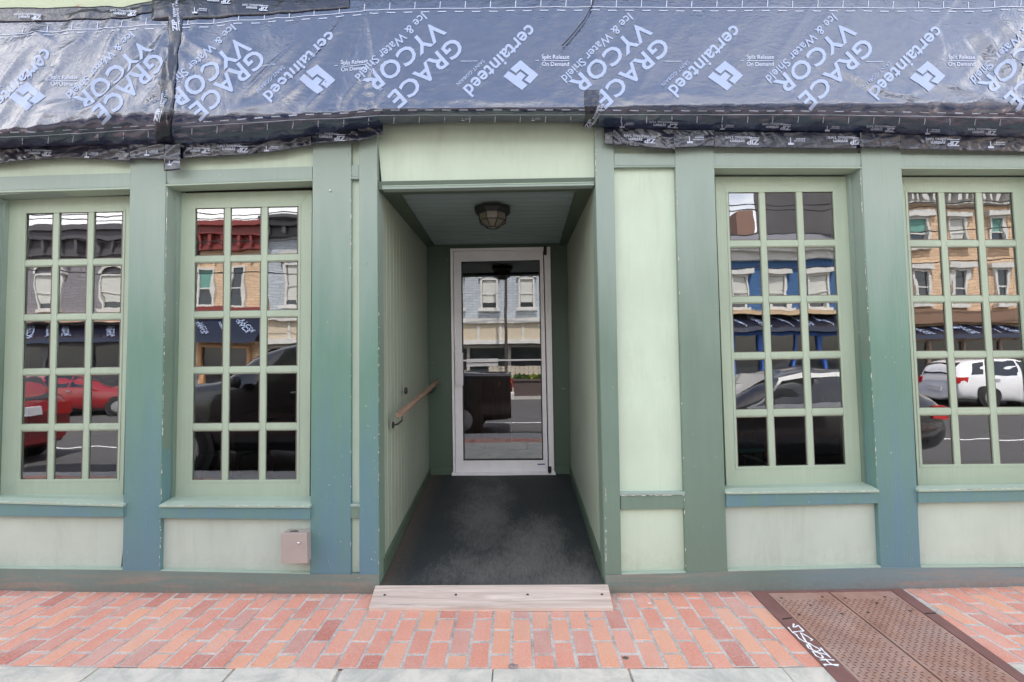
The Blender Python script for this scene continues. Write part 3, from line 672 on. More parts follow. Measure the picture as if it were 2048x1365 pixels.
b = MB(); NX, NY = 30, 40; P = []
xl0, xr0 = wallx(-1, .1)+.018, wallx(1, .1)-.018; xl1, xr1 = W(859, 945, DY).x+.018, W(1141, 945, DY).x-.018
for j in range(NY+1):
    t = j/NY; y = lerp(-.025, DY-.03, t); row = []
    for i in range(NX+1):
        u = i/NX; x = lerp(lerp(xl0, xl1, t), lerp(xr0, xr1, t), u)
        z = lerp(zf, FLZ, t)+.001*math.sin(9*x+4*y)+.0015*math.sin(23*y)*math.sin(3*x)
        row.append((x, y, z))
    P.append(row)
b.grid(P); b.hexa([P[0][0], P[0][-1], (P[0][-1][0], -.025, zf-.02), (P[0][0][0], -.025, zf-.02)], [(p[0], -.02, p[2]-.001) for p in (P[0][0], P[0][-1], (P[0][-1][0], 0, zf-.02), (P[0][0][0], 0, zf-.02))])
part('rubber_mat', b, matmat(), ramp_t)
# weathered plank at its foot
plank = thing('wooden_plank', 'weathered grey wooden plank screwed down at the foot of the ramp', 'plank', (0, -.1, 0))
pA = [(751, 1172), (1216, 1169.5)]; 
z1 = zf+.004
a0, a1 = GZ(751, 1171.5, z1), GZ(1216, 1169.5, z1); c0, c1 = GZ(737.5, 1216, .022), GZ(1226.5, 1216, .022)
b = MB(); n_ = 24; P = []
for i in range(n_+1):
    t = i/n_; A = lerp(a0, a1, t); C = lerp(c0, c1, t); jz = random.uniform(-.0012, .0012); ji = random.uniform(-.0015, .0015)
    P.append([(A.x, A.y+.012, A.z-.03), (A.x, A.y, A.z), lerp(A, C, .3)+Vector((0, 0, .001)), lerp(A, C, .7), (C.x, C.y+ji, C.z+jz), (C.x, C.y+ji, .002)])
b.grid(P, smooth=False); b.poly(P[0]); b.poly(P[-1][::-1]); part('board', b, m_plank, plank)
for (px, py) in ((768.5, 1192), (912, 1193), (1056, 1191), (1204.5, 1190.5)):
    t = (px-744)/(1221-744); c = lerp(lerp(a0, a1, t), lerp(c0, c1, t), .45); b = MB(); b.lathe([(.0085, .0), (.0085, .0035), (.004, .0028)], c, 'z', 12); part('screw', b, simple('rusty_screw', (.09, .06, .045), .5, .5), plank)
# ------------------------------------------------------------------ handrail
hr = thing('handrail', 'weathered wooden handrail on the left wall of the recess', 'handrail', (-.87, .2, 1.1))
b = MB()
P0, P1 = Vector((-.850, .16, 1.165)), Vector((-.835, 1.66, 1.335))
pr = [(-.024, -.018), (-.026, .012), (-.012, .024), (.014, .024), (.026, .010), (.022, -.016), (.008, -.024)]
rows = [[(P.x+u*sc_, P.y, P.z+v*sc_*.72) for u, v in pr] for P, sc_ in ((P0, .82), (lerp(P0, P1, .03), 1.1), (lerp(P0, P1, .25), 1), (lerp(P0, P1, .5), 1.05), (lerp(P0, P1, .75), .98), (lerp(P0, P1, .97), 1.05), (P1, .9))]
b.grid(rows, closed_v=True, smooth=False); b.poly(rows[0][::-1]); b.poly(rows[-1]); part('rail', b, m_rail, hr)
for f in (.06, .90):
    p = lerp(P0, P1, f); b = MB(); b.tube([(p.x, p.y, p.z-.02), (p.x, p.y, p.z-.06), (p.x-.03, p.y-.01, p.z-.085), (-.912, p.y-.01, p.z-.09)], .007, 8); b.lathe([(.0, 0), (.026, 0), (.022, .008), (.0, .010)], (-.914, p.y-.01, p.z-.09), 'x', 16); part('bracket', b, m_black, hr)
b = MB(); c = Vector((-.905, .60, 1.31)); b.lathe([(.0, -.01), (.028, -.008), (.026, .006), (.012, .012)], c, 'x', 16); tag(b.build('round_fitting', m_black), 'small black round fitting on the recess wall above the handrail', 'fitting')
# ------------------------------------------------------------------ ceiling lamp
lp = W(986, 425, .58); lz = zc-.004; lc = Vector((W(986, 425, .58).x, .52, lz))
lamp = thing('ceiling_lamp', 'black octagonal lantern with amber glass on the recess ceiling', 'lamp', lc)
def octo(r, z, k=8, off=math.pi/8): return [Vector((lc.x+r*math.cos(2*math.pi*i/k+off), lc.y+r*math.sin(2*math.pi*i/k+off), lc.z+z)) for i in range(k)]
b = MB(); b.grid([octo(.11, 0), octo(.15, -.012), octo(.152, -.035), octo(.118, -.062), octo(.10, -.062)], closed_v=True, smooth=False); part('canopy', b, m_black, lamp)
b = MB(); rows = [octo(.112, -.05), octo(.106, -.115), octo(.04, -.16), octo(.012, -.165)]; b.grid(rows, closed_v=True, smooth=False); b.poly(rows[-1]); part('lamp_glass', b, m_lampglass, lamp)
b = MB(); R1, R2, R3 = octo(.117, -.06), octo(.111, -.118), octo(.043, -.166)
for i in range(8):
    j = (i+1) % 8; b.tube([R1[i], R2[i], R3[i]], .0036, 6); b.tube([R2[i], R2[j]], .0036, 6); b.tube([R3[i], R3[j]], .003, 6)
part('cage', b, m_black, lamp)
# ------------------------------------------------------------------ steel box
bx = thing('wall_box', 'small stainless steel box with a round lock, fixed low on the pale panel', 'box', W(590, 1127, 0))
b = MB(); slab(b, [(562, 1068.5), (612.5, 1068), (614, 1126.5), (562.5, 1126.5)], -.062, .094); part('box_body', b, m_steel, bx, bevel=.004)
b = MB(); slab(b, [(561, 1067), (613.5, 1066.5), (615.2, 1127.5), (561.6, 1127.5)], -.066, .012); part('lid', b, m_steel, bx, bevel=.003)
b = MB(); c = W(598, 1086, -.067); b.lathe([(.0085, 0), (.0085, -.008), (.006, -.012), (.003, -.012)], c, 'y', 16); part('lock', b, m_chrome, bx)
b = MB(); p = W(588, 1066, -.02); b.tube([p+Vector((-.035, 0, 0)), p+Vector((-.02, 0, .010)), p+Vector((.02, 0, .012)), p+Vector((.035, 0, .004))], .004, 6); part('handle', b, m_black, bx)
# ------------------------------------------------------------------ cellar hatch
def rustmat(name, plate):
    m, n, p, o = newmat(name); f = noise(n, 6, 6, .65); f2 = noise(n, 90, 3, .6)
    col = mix(n, ramp(n, f, .3, .7), (.33, .165, .115), (.52, .32, .24)); col = mix(n, math_(n, 'MULTIPLY', ramp(n, noise(n, 2.3, 4), .45, .7), .5), col, (.50, .42, .38)); col = mix(n, math_(n, 'MULTIPLY', ramp(n, noise(n, 13, 4), .62, .72), .6), col, (.50, .25, .13))
    n.links.new(mix(n, math_(n, 'MULTIPLY', f2, .25), col, (.08, .04, .035)), p.inputs['Base Color']); p.inputs['Roughness'].default_value = .7; p.inputs['Metallic'].default_value = .15; bump(n, p, f2, .3, .003); return m
m_rust = rustmat('rusty_steel', False); m_rust2 = simple('dark_rust', (.15, .075, .055), .8); m_frame = simple('brown_frame_steel', (.21, .10, .085), .65, .1, .3, 7, .3, 80)
hatch = thing('cellar_hatch', 'rusty steel cellar hatch of two treadplate leaves set in the brick pavement', 'hatch', ((hx[0].x+hx[1].x)/2, -.4, 0))
def HP(u, v, z=0):                          # u 0..1 left-right, v 0..1 wall to street
    A = lerp(hx[0], hx[1], u); B = lerp(hx[3], hx[2]+(hx[2]-hx[1])*.0, u)
    p = lerp(A, B, v); return Vector((p.x, p.y, z+zs(p.x)+.004))
# measured seams
mid0, mid1 = GZ(1657.3, 1189.2), GZ(1877.7, 1364.8)
lo0, lo1 = GZ(1534, 1190), GZ(1713, 1365)
ro0, ro1 = GZ(1781, 1187), GZ(2048, 1378)
def ext(p, q, y): t = (y-p.y)/(q.y-p.y); return p.x+(q.x-p.x)*t
YE = -1.62; YT = min(hx[0].y, -.01)
def strip(mb, A, B, y0, y1, zt, zb=-.03):
    a = [(ext(*A, y1), y1, zt), (ext(*B, y1), y1, zt), (ext(*B, y0), y0, zt), (ext(*A, y0), y0, zt)]
    a = [(p[0], p[1], p[2]+zs(p[0])) for p in a]
    mb.hexa(a, [(p[0], p[1], zb) for p in a])
EL, ER = (hx[0], hx[3]), (hx[1], hx[2]); SL, SR, SM = (lo0, lo1), (ro0, ro1), (mid0, mid1)
yleaf = lo0.y
b = MB(); strip(b, EL, SL, YT, YE, .006); strip(b, SR, ER, YT, YE, .006); strip(b, SL, SR, YT, yleaf+.004, .0055); part('hatch_frame', b, m_frame, hatch, 'brown steel frame', bevel=.002)
b = MB(); strip(b, SL, SR, yleaf+.01, YE, -.001); part('hatch_shade_slab', b, m_black, hatch)  # black slab under the leaves, its colour stands for shade in the seams
def off(S, d): return (S[0]+Vector((d, 0, 0)), S[1]+Vector((d, 0, 0)))
for (A, B) in ((off(SL, .006), off(SM, -.0055)), (off(SM, .0055), off(SR, -.006))):
    b = MB(); strip(b, A, B, yleaf-.003, YE, .004); lf_ = part('hatch_leaf', b, m_rust, hatch)
    b = MB(); y = yleaf-.10; r_ = 0
    while y > YE+.02:
        xa, xb_ = ext(*A, y)+.02, ext(*B, y)-.02; x = xa+(.019 if r_ % 2 else 0); c_ = 0
        while x < xb_:
            ang = rad(45) if (c_+r_) % 2 else rad(-45); ang = rad(10) if (r_ % 2) else rad(100)
            dx, dy = math.cos(ang), math.sin(ang); l, wd = .0140, .0032
            z = zs(x)+.004
            a = [(x-dx*l, y-dy*l, z+.0004), (x+dy*wd, y-dx*wd, z+.0022), (x+dx*l, y+dy*l, z+.0004), (x-dy*wd, y+dx*wd, z+.0022)]
            b.poly(a); x += .038; c_ += 1
        y -= .019; r_ += 1
    part('tread_pattern', b, m_rust2, lf_, recalc=False)
b = MB()
for (px, py) in ((1563, 1198.5), (1645, 1197), (1621, 1213), (1598.5, 1231.5), (1684, 1231), (1690.5, 1200), (1770, 1198.5), (1753, 1210.5), (1737, 1229), (1820, 1227)):
    c = GZ(px, py, .006); b = MB(); b.lathe([(.0085, zs(c.x)), (.0085, .0012+zs(c.x)), (.004, .0012+zs(c.x))], (c.x, c.y, .004), 'z', 10); part('bolt', b, m_black, hatch)
b = MB()
for (x0, y0, x1, y1) in ((1565, 1240, 1583, 1238), (1851, 1232.5, 1871, 1232)):
    p, q = GZ(x0, y0, .01), GZ(x1, y1, .01); b = MB(); b.tube([p+Vector((0, 0, zs(p.x)-.003)), q+Vector((0, 0, zs(q.x)-.003))], .004, 6); part('latch', b, m_black, hatch)
# graffiti: strokes measured in the photograph (zoom 10.5x, origin 1560,1220)
G_ = [[(290,300),(275,375),(330,370),(380,335),(500,460)], [(170,370),(260,480),(420,460),(500,460)], [(260,480),(340,530),(400,610),(480,660),(590,710)], [(430,490),(520,640),(620,760),(700,870)],
      [(430,490),(560,560),(680,640),(650,660)], [(560,735),(600,820),(690,850),(740,880)], [(590,700),(700,770),(830,840),(850,870)], [(850,810),(940,910),(1070,1030)], [(680,880),(760,980),(860,1030),(910,1020),(870,960),(740,880)], [(850,870),(730,900),(880,930),(1000,970),(1070,1030)],
      [(840,1070),(960,1060),(1140,1075)], [(950,1040),(1010,1110),(1080,1160)], [(920,1160),(1050,1170),(1240,1170)], [(920,1160),(960,1200)], [(1130,1180),(1230,1200)]]
m_chalk = simple('white_paint_marker', (.85, .85, .85), .6)
b = MB()
for q_, st in enumerate(G_):
    pts = [GZ(1560+x/10.5, 1220+y/10.5, .012) for x, y in st]
    for p in pts: p.z = .0075+zs(p.x)+q_*.00012
    # smooth
    fine = []
    for i in range(len(pts)-1):
        for k in range(5): fine.append(lerp(pts[i], pts[i+1], k/5))
    fine.append(pts[-1]); L, Rr = [], []
    for i, p in enumerate(fine):
        d = (fine[min(i+1, len(fine)-1)]-fine[max(i-1, 0)]).normalized(); s = Vector((-d.y, d.x, 0)); wd = .0042+.0012*math.sin(i*1.1+q_)
        L.append(p+s*wd); Rr.append(p-s*wd)
    b.grid([L, Rr], smooth=False)
part('graffiti', b, m_chalk, hatch, 'white scrawled tag', recalc=False)
# ------------------------------------------------------------------ membrane over the fascia
def hsh(ix, iy, s):
    v = np.sin(ix*127.1+iy*311.7+s*74.7)*43758.5453; return v-np.floor(v)
def vn(x, y, s=0):
    x, y = np.asarray(x, float), np.asarray(y, float); ix, iy = np.floor(x), np.floor(y); fx, fy = x-ix, y-iy
    fx = fx*fx*(3-2*fx); fy = fy*fy*(3-2*fy)
    return (hsh(ix,iy,s)*(1-fx)+hsh(ix+1,iy,s)*fx)*(1-fy)+(hsh(ix,iy+1,s)*(1-fx)+hsh(ix+1,iy+1,s)*fx)*fy
def ridge(x, y, s=0): return 1-np.abs(2*vn(x, y, s)-1)
def fbm(x, y, s=0, o=4):
    t = 0; a = .5
    for k in range(o): t = t+a*vn(x*2**k, y*2**k, s+k*9); a *= .5
    return t
# all curves below: photo x -> photo y
cx_ = lambda X, Y: (lambda x: np.interp(x, X, Y))
f_top = cx_([-400,0,120,250,310,345,640,760,1180,1190,1500,2048,2500], [26,26,24,22,10,-10,-16,-18,-18,-18,-18,-18,-18])
f_nose = cx_([-400,0,60,150,230,300,345,420,560,700,745,760,900,1180,1300,1440,1700,2048,2500], [258,258,254,240,226,222,226,228,226,222,218,217,216,214,209,206,205,206,207])
f_end = cx_([-400,0,100,200,262,345,500,600,640,700,762,766,900,1000,1180,1190,1250,1430,1700,1800,2048,2500], [297,297,294,292,292,290,288,276,270,262,256,250,246,244,246,254,258,262,266,270,276,284])
YT_, YN_ = .0, -.215
sT, sN = W(1030, -25, YT_), W(1030, 212, YN_)
nrm = Vector((0, -(sT.z-sN.z), (YT_-YN_))).normalized()      # slope normal: towards the street and up
slope_dir = (sN-sT); slope_dir.x = 0; slope_dir.normalize()
def on_slope(px, py):
    r = ray(px, py); t = (Vector((0, sT.y, sT.z))-CAM).dot(nrm)/r.dot(nrm); return CAM+r*t
# fold strokes: (polyline, width px, amplitude m)
FOLDS = [([(340,55),(300,120),(255,160),(190,215),(120,245)],9,.012), ([(320,70),(262,120),(215,165),(150,230)],8,-.008), ([(345,100),(320,170),(280,220),(240,250)],9,.014), ([(250,45),(225,75),(200,130)],7,.008),
 ([(180,60),(150,90),(110,110),(40,118)],9,.008), ([(100,50),(60,75),(0,95)],10,.008), ([(330,180),(300,205),(262,235)],7,-.012), ([(60,60),(100,80),(110,85)],6,.006), ([(20,120),(90,128),(170,124)],5,-.004), ([(10,165),(100,168),(150,160)],5,.004),
 ([(360,62),(380,85),(420,110),(470,140)],8,.008), ([(470,62),(450,85),(425,100)],7,.007), ([(690,40),(660,75),(630,120),(580,165),(520,190)],10,.012), ([(668,50),(640,95),(600,140),(540,180),(470,205)],8,-.009), ([(600,80),(560,120),(520,160),(470,215)],8,.010),
 ([(625,130),(600,175),(560,205),(440,232)],9,.012), ([(360,130),(430,140),(480,143)],5,.006), ([(660,150),(640,190),(610,222)],8,.009), ([(735,20),(745,70),(752,115),(745,160),(752,205)],7,.011), ([(775,20),(770,60),(760,110),(762,160),(765,215)],8,.009), ([(745,110),(720,160),(690,195),(680,225)],7,.010),
 ([(760,115),(735,190),(715,222)],6,.010), ([(760,150),(790,190),(860,205)],7,.006), ([(715,60),(705,110),(680,150)],10,-.007), ([(860,205),(930,198),(1000,208),(1080,203),(1150,212)],9,.008), ([(1040,190),(1100,195),(1120,170)],8,.006),
 ([(1185,0),(1195,60),(1190,120),(1200,160)],7,.005), ([(1130,110),(1165,140),(1185,175)],6,.011), ([(1120,100),(1200,190)],6,-.004), ([(1230,195),(1330,188),(1440,196)],10,.007), ([(1190,180),(1260,205),(1340,212)],8,.006),
 ([(1680,140),(1720,160),(1770,185),(1860,200)],6,.012), ([(1690,155),(1740,185),(1800,202)],6,-.008), ([(1820,185),(1880,170),(1930,180),(2000,205)],12,.011), ([(1870,60),(1880,100),(1870,150)],16,.008), ([(1950,60),(1985,100),(2030,130),(2060,150)],8,.016), ([(1935,80),(1970,120),(2010,160),(2048,190)],8,-.012), ([(1990,40),(2040,90)],9,.010),
 ([(2020,190),(2040,130),(2060,90)],8,.012), ([(1380,75),(1400,70)],8,.004), ([(1465,85),(1478,105)],7,.005), ([(40,235),(140,228),(200,215)],8,.008), ([(0,205),(80,215),(150,205)],12,.008)]
def disp(px, py):
    px, py = np.asarray(px, float), np.asarray(py, float); d = np.zeros_like(px)
    left = np.clip((700-px)/350, 0, 1); right = np.clip((px-1750)/250, 0, 1)
    amp = .25+.75*np.maximum(left, right*.8)
    d += amp*.020*(vn(px/170+py/260, py/120, 3)-.5)
    d += amp*.015*(ridge((px+py*.7)/46, (py-px*.25)/120, 5)**2-.4)
    for pl, wd, am in FOLDS:
        best = np.full(px.shape, 1e9); tt = np.zeros_like(px); n_ = len(pl)-1
        for i in range(n_):
            (x0, y0), (x1, y1) = pl[i], pl[i+1]; dx, dy = x1-x0, y1-y0; L2 = dx*dx+dy*dy
            t = np.clip(((px-x0)*dx+(py-y0)*dy)/L2, 0, 1); q = np.hypot(px-x0-t*dx, py-y0-t*dy)
            m = q < best; best = np.where(m, q, best); tt = np.where(m, (i+t)/n_, tt)
        taper = np.sin(np.pi*np.clip(tt*.9+.06, 0, 1))**.6
        r_ = best/wd; d += am*(1.25+.6*np.clip((820-px)/200, 0, 1))*taper*np.exp(-r_*1.35)*(1+.35*r_)      # a sharp crest, soft flanks
    nose = f_nose(px)
    edge = np.clip(1-np.abs(py-nose)/26, 0, 1)
    d += edge*.010*(ridge(px/23+py/31, py/17+px/300, 11)-.5)*(.35+.65*np.maximum(left, right))
    c = np.exp(-((px-1.0*345)/45)**2)*.016*(ridge(px/14, py/22, 21)-.5)+np.exp(-((px-745)/30)**2)*np.clip((py-150)/60, 0, 1)*.024*(ridge(px/11, py/15, 23)-.5)+np.exp(-((px-1185)/18)**2)*np.clip((py-150)/60, 0, 1)*.014*(ridge(px/9, py/12, 25)-.5)
    return d+c
_gx, _gy = np.arange(-420, 2420, 2.5), np.arange(-60, 350, 2.5)
_D = disp(*np.meshgrid(_gx, _gy)).tolist()
def dsp(px, py):
    u, v = (px+420)/2.5, (py+60)/2.5; i, j = min(max(int(u), 0), len(_gx)-2), min(max(int(v), 0), len(_gy)-2); u -= i; v -= j
    a, b_ = _D[j], _D[j+1]; return (a[i]*(1-u)+a[i+1]*u)*(1-v)+(b_[i]*(1-u)+b_[i+1]*u)*v
def under_pt(px, py):                       # below the nose, turning back to the wall
    n0, e0 = float(f_nose(px)), float(f_end(px)); t = min(max((py-n0)/(e0-n0), 0), 1)
    pn = on_slope(px, n0); r = ray(px, py)
    t2 = t**1.35
    Y = lerp(pn.y, -.028, t2); k = (Y+D)/r.y; return CAM+r*k
nu = Vector((0, -.75, -.66))
def SURF(px, py, off=0.0):
    n0 = float(f_nose(px)); d = dsp(px, py)
    if py <= n0: return on_slope(px, py)+nrm*(d+off)
    p = under_pt(px, py); k = min((py-n0)/12, 1); nn = nrm.lerp(nu, k).normalized()
    d += k*.016*(float(ridge(px/33+py/22, py/11+px/140, 51))**1.5-.4)+k*.007*(float(ridge(px/12, py/7, 53))-.5)
    return p+nn*(d*.6*(1-.0*k)+off+.012*math.sin(math.pi*min((py-n0)/max(float(f_end(px))-n0, 1), 1))**.5)
def sheetmat(name, c, rough=.24, ior=1.55):
    m, n, p, o = newmat(name)
    f = noise(n, 3, 5, .6); n.links.new(mix(n, f, scl(c, .8), scl(c, 1.25)), p.inputs['Base Color'])
    n.links.new(ramp(n, noise(n, 7, 5, .65), .3, .7, (rough-.05,)*3+(1,), (rough+.1,)*3+(1,)), p.inputs['Roughness'])
    p.inputs['Specular IOR Level'].default_value = 1.0; p.inputs['IOR'].default_value = ior
    h = math_(n, 'ADD', math_(n, 'MULTIPLY', noise(n, 9, 3, .6, (1, 2, 2), dist=2.2), .8), math_(n, 'MULTIPLY', noise(n, 45, 3, .6, (1, 2, 2), dist=.8), .06))
    h = math_(n, 'ADD', h, math_(n, 'MULTIPLY', math_(n, 'ABSOLUTE', math_(n, 'SUBTRACT', noise(n, 3.2, 4, .6, (1.5, 1, 1), dist=1.5), .5)), -1.6))
    bump(n, p, h, .38, .011); return m
m_sheet = sheetmat('grey_blue_membrane', (.020, .033, .076), .14, 1.68)
m_tape = sheetmat('dark_flashing_tape', (.009, .012, .026), .16, 1.42)
m_print = simple('pale_blue_print', (.32, .385, .54), .5, 0, .05, 5)
m_print2 = simple('grey_print', (.50, .55, .68), .5, 0, .05, 5)
def sheet(name, x0, x1, label, step=5.0, nv=58, nun=16):
    n_ = int((x1-x0)/step)+1; rows = []
    for i in range(n_+1):
        px = lerp(x0, x1, i/n_); a, c, e_ = float(f_top(px)), float(f_nose(px)), float(f_end(px)); row = []
        for k in range(nv): row.append(SURF(px, lerp(a, c, k/nv)))
        for k in range(nun+1): row.append(SURF(px, lerp(c, e_, k/nun)+(0.01 if k == 0 else 0)))
        rows.append(row)
    b = MB(); b.grid(rows); o = b.build(name, m_sheet, recalc=False)
    sm = o.modifiers.new('thick', 'SOLIDIFY'); sm.thickness = .0012; sm.offset = -1
    tag(o, label, 'membrane sheet', 'printed membrane sheets over the fascia'); return o
sheetR = sheet('membrane_sheet', 338, 2330, 'long dark grey-blue printed plastic membrane over the fascia above the door and right windows')
sheetL = sheet('membrane_sheet', -330, 352, 'short crumpled printed membrane sheet above the leftmost window, left of the vertical tape')
# ---- lettering laid on the sheet: text outline -> mesh -> cut fine -> projected
def text_mesh(txt, size, bold=0.0, spacing=1.0):
    cu = bpy.data.curves.new('t', 'FONT'); cu.body = txt; cu.size = size; cu.offset = bold; cu.align_x = 'CENTER'; cu.align_y = 'CENTER'; cu.resolution_u = 3; cu.space_character = spacing
    ob = bpy.data.objects.new('t', cu); COL.objects.link(ob); dg = bpy.context.evaluated_depsgraph_get(); dg.update()
    me = bpy.data.meshes.new_from_object(ob.evaluated_get(dg)); bpy.data.objects.remove(ob); bpy.data.curves.remove(cu); return me
def shape_mesh(polys):
    bm = bmesh.new()
    for p in polys: bm.faces.new([bm.verts.new((x, y, 0)) for x, y in p])
    me = bpy.data.meshes.new('s'); bm.to_mesh(me); bm.free(); return me
class Print:                                # collects lettering given in photo pixels
    def __init__(s, fn, cut): s.bm = bmesh.new(); s.fn = fn; s.cut = cut
    def add(s, me, cx, cy, ang, sx=1.0, sy=1.0):     # local units are pixels; angle in the picture (y up)
        t = bmesh.new(); t.from_mesh(me); ca, sa = math.cos(ang), math.sin(ang)
        for v in t.verts:
            x, y = v.co.x*sx, v.co.y*sy; v.co = Vector((cx+x*ca-y*sa, -(cy)+x*sa+y*ca, 0))
        if s.cut:
            for ax in (0, 1):
                lo = min(v.co[ax] for v in t.verts); hi = max(v.co[ax] for v in t.verts); q = lo+s.cut
                while q < hi:
                    co = [0, 0, 0]; co[ax] = q; no = [0, 0, 0]; no[ax] = 1
                    bmesh.ops.bisect_plane(t, geom=t.verts[:]+t.edges[:]+t.faces[:], plane_co=co, plane_no=no); q += s.cut
        for v in t.verts: v.co = s.fn(v.co.x, -v.co.y)
        m2 = bpy.data.meshes.new('x'); t.to_mesh(m2); t.free(); s.bm.from_mesh(m2); bpy.data.meshes.remove(m2)
    def build(s, name, mat, parent, label=None):
        me = bpy.data.meshes.new(name)
        for f in s.bm.faces: f.smooth = True
        bmesh.ops.recalc_face_normals(s.bm, faces=s.bm.faces)
        s.bm.to_mesh(me); s.bm.free(); me.materials.append(mat)
        o = bpy.data.objects.new(name, me); COL.objects.link(o); o.parent = parent; o.matrix_parent_inverse = parent.matrix_world.inverted() if False else Matrix.Translation(-parent.location)
        if label: o['label'] = label
        return o
A225 = rad(223)
tm = {k: text_mesh(*v) for k, v in dict(grace=('GRACE', 50, .95, 1.06), vycor=('VYCOR', 50, .95, 1.06), ice=('Ice & Water Shield', 24.5, .3, 1.0), reg=('®', 10, 0, 1), cert=('certainteed', 39.5, .8, 1.03), sg=('SAINT-GOBAIN', 9.8, .12, 1.1), split=('Split Release', 11.5, .1, 1.0), demand=('On Demand', 11.5, .1, 1.0),
     zip=('ZIP', 19, .45, .9), sysm=('system', 14, .18, .95), fl=('FLASHING TAPE', 7.2, .08, 1.05)).items()}
def lz(pts): return [((x-719)/17.07, -(y-712)/17.07) for x, y in pts]
logo = shape_mesh([lz([(700,190),(1310,690),(1020,995),(825,870),(985,710),(700,495),(540,640),(345,490)]), lz([(290,560),(540,725),(690,580),(880,715),(735,880),(940,1050),(750,1225),(115,745)])])
def surf_print(x, y): return SURF(x, y, .0022)
def lettering(parent, fn, items, cut=6.0, label=None, mat=None):
    P = Print(fn, cut)
    for it in items: P.add(tm[it[0]] if isinstance(it[0], str) else it[0], *it[1:])
    return P.build('lettering', mat or m_print, parent, label)
R_3 = rad
def group_grace(parent, cx, cy, vx=-43, vy=-31, ix=-69.5, iy=-49, k=1.0):
    lettering(parent, surf_print, [('grace', cx, cy, rad(222.5), k*1.09, k)]); lettering(parent, surf_print, [('vycor', cx+vx, cy+vy, rad(220.5), k*1.09, k), ('reg', cx-89.5, cy+36, rad(222), k, k)])
    lettering(parent, surf_print, [('ice', cx+ix, cy+iy, rad(223.7), k, k)])
def group_cert(parent, cx, cy, lx=42.6, ly=29.7):
    lettering(parent, surf_print, [('cert', cx, cy, rad(224.5))]); lettering(parent, surf_print, [('sg', cx-58.5, cy+24.5, rad(222.5))]); lettering(parent, surf_print, [(logo, cx+lx, cy+ly, 0)])
def mark(P, pts, w_):                       # straight printed line
    (x0, y0), (x1, y1) = pts; L = math.hypot(x1-x0, y1-y0); me = shape_mesh([[(-L/2, -w_/2), (L/2, -w_/2), (L/2, w_/2), (-L/2, w_/2)]])
    P.add(me, (x0+x1)/2, (y0+y1)/2, math.atan2(-(y1-y0), x1-x0))
for cx, cy in ((851.6, 145), (1263.4, 145), (1671.7, 146), (2080, 148)): group_grace(sheetR, cx, cy)
group_grace(sheetR, 455.4, 168, -36, -22, -54, -49)
for cx, cy in ((999.5, 122), (1408.6, 123), (1811, 126)): group_cert(sheetR, cx, cy)
group_cert(sheetR, 600, 135, 36.4, 27.3)
P = Print(surf_print, 8.0)
for cx, cy in ((709, 132), (1111, 122), (1520, 122), (1921, 124)):
    P.add(tm['split'], cx, cy-7, 0, .95); P.add(tm['demand'], cx, cy+7, 0, .95); mark(P, ((cx-27, cy), (cx+27, cy)), 1.0)
    mark(P, ((cx-40, cy), (cx-33, cy)), 1.0); mark(P, ((cx-190, cy+1), (cx-156, cy+1)), 1.0)
def edge_marks(P, x0, x1, ftop_line, fdash, fticks, per=50.3, ph=0, down=True, both=True):
    x = x0
    while x < x1: xe = min(x+18, x1); mark(P, ((x, ftop_line(x)), (xe, ftop_line(xe))), 1.3); x = xe
    x = x0+ph
    while x < x1-18: mark(P, ((x, fdash(x)), (x+17, fdash(x+17))), 1.6); x += 34
    x = x0+ph+12
    while x < x1-4: mark(P, ((x, fticks(x)), (x-1, fticks(x)+13)), 1.5); x += per
tl = cx_([-330,0,200,330,370,500,640,750,850,1100,2048,2400], [70,68,58,52,52,40,32,22,19,15,18,19])
tdl = lambda x: tl(x)+6.5
ttk = lambda x: tl(x)-14
bd = cx_([-330,0,100,200,330,420,600,690,760,1180,1600,2048,2400], [268,266,262,256,248,242,231,228,222,221,221,227,230])
bl = lambda x: bd(x)+7.5
btk = lambda x: bd(x)+11
edge_marks(P, 366, 2300, tl, tdl, ttk); edge_marks(P, 366, 2300, bl, bd, btk, ph=9)
P.build('ruled_marks', m_print2, sheetR)['kind'] = 'stuff'
group_grace(sheetL, 261.5, 176, -34, -26, -60, -45, .97); group_grace(sheetL, -145, 185); group_cert(sheetL, 32.6, 170, 23.8, 25)
P = Print(surf_print, 8.0)
edge_marks(P, -320, 335, tl, tdl, ttk); edge_marks(P, -320, 330, bl, bd, btk, ph=5)
P.add(tm['split'], 128, 154, 0, .9); P.add(tm['demand'], 128, 168, 0, .9); mark(P, ((98, 161), (152, 161)), 1.0); mark(P, ((-70, 161), (-40, 161)), 1.0)
P.build('ruled_marks', m_print2, sheetL)['kind'] = 'stuff'
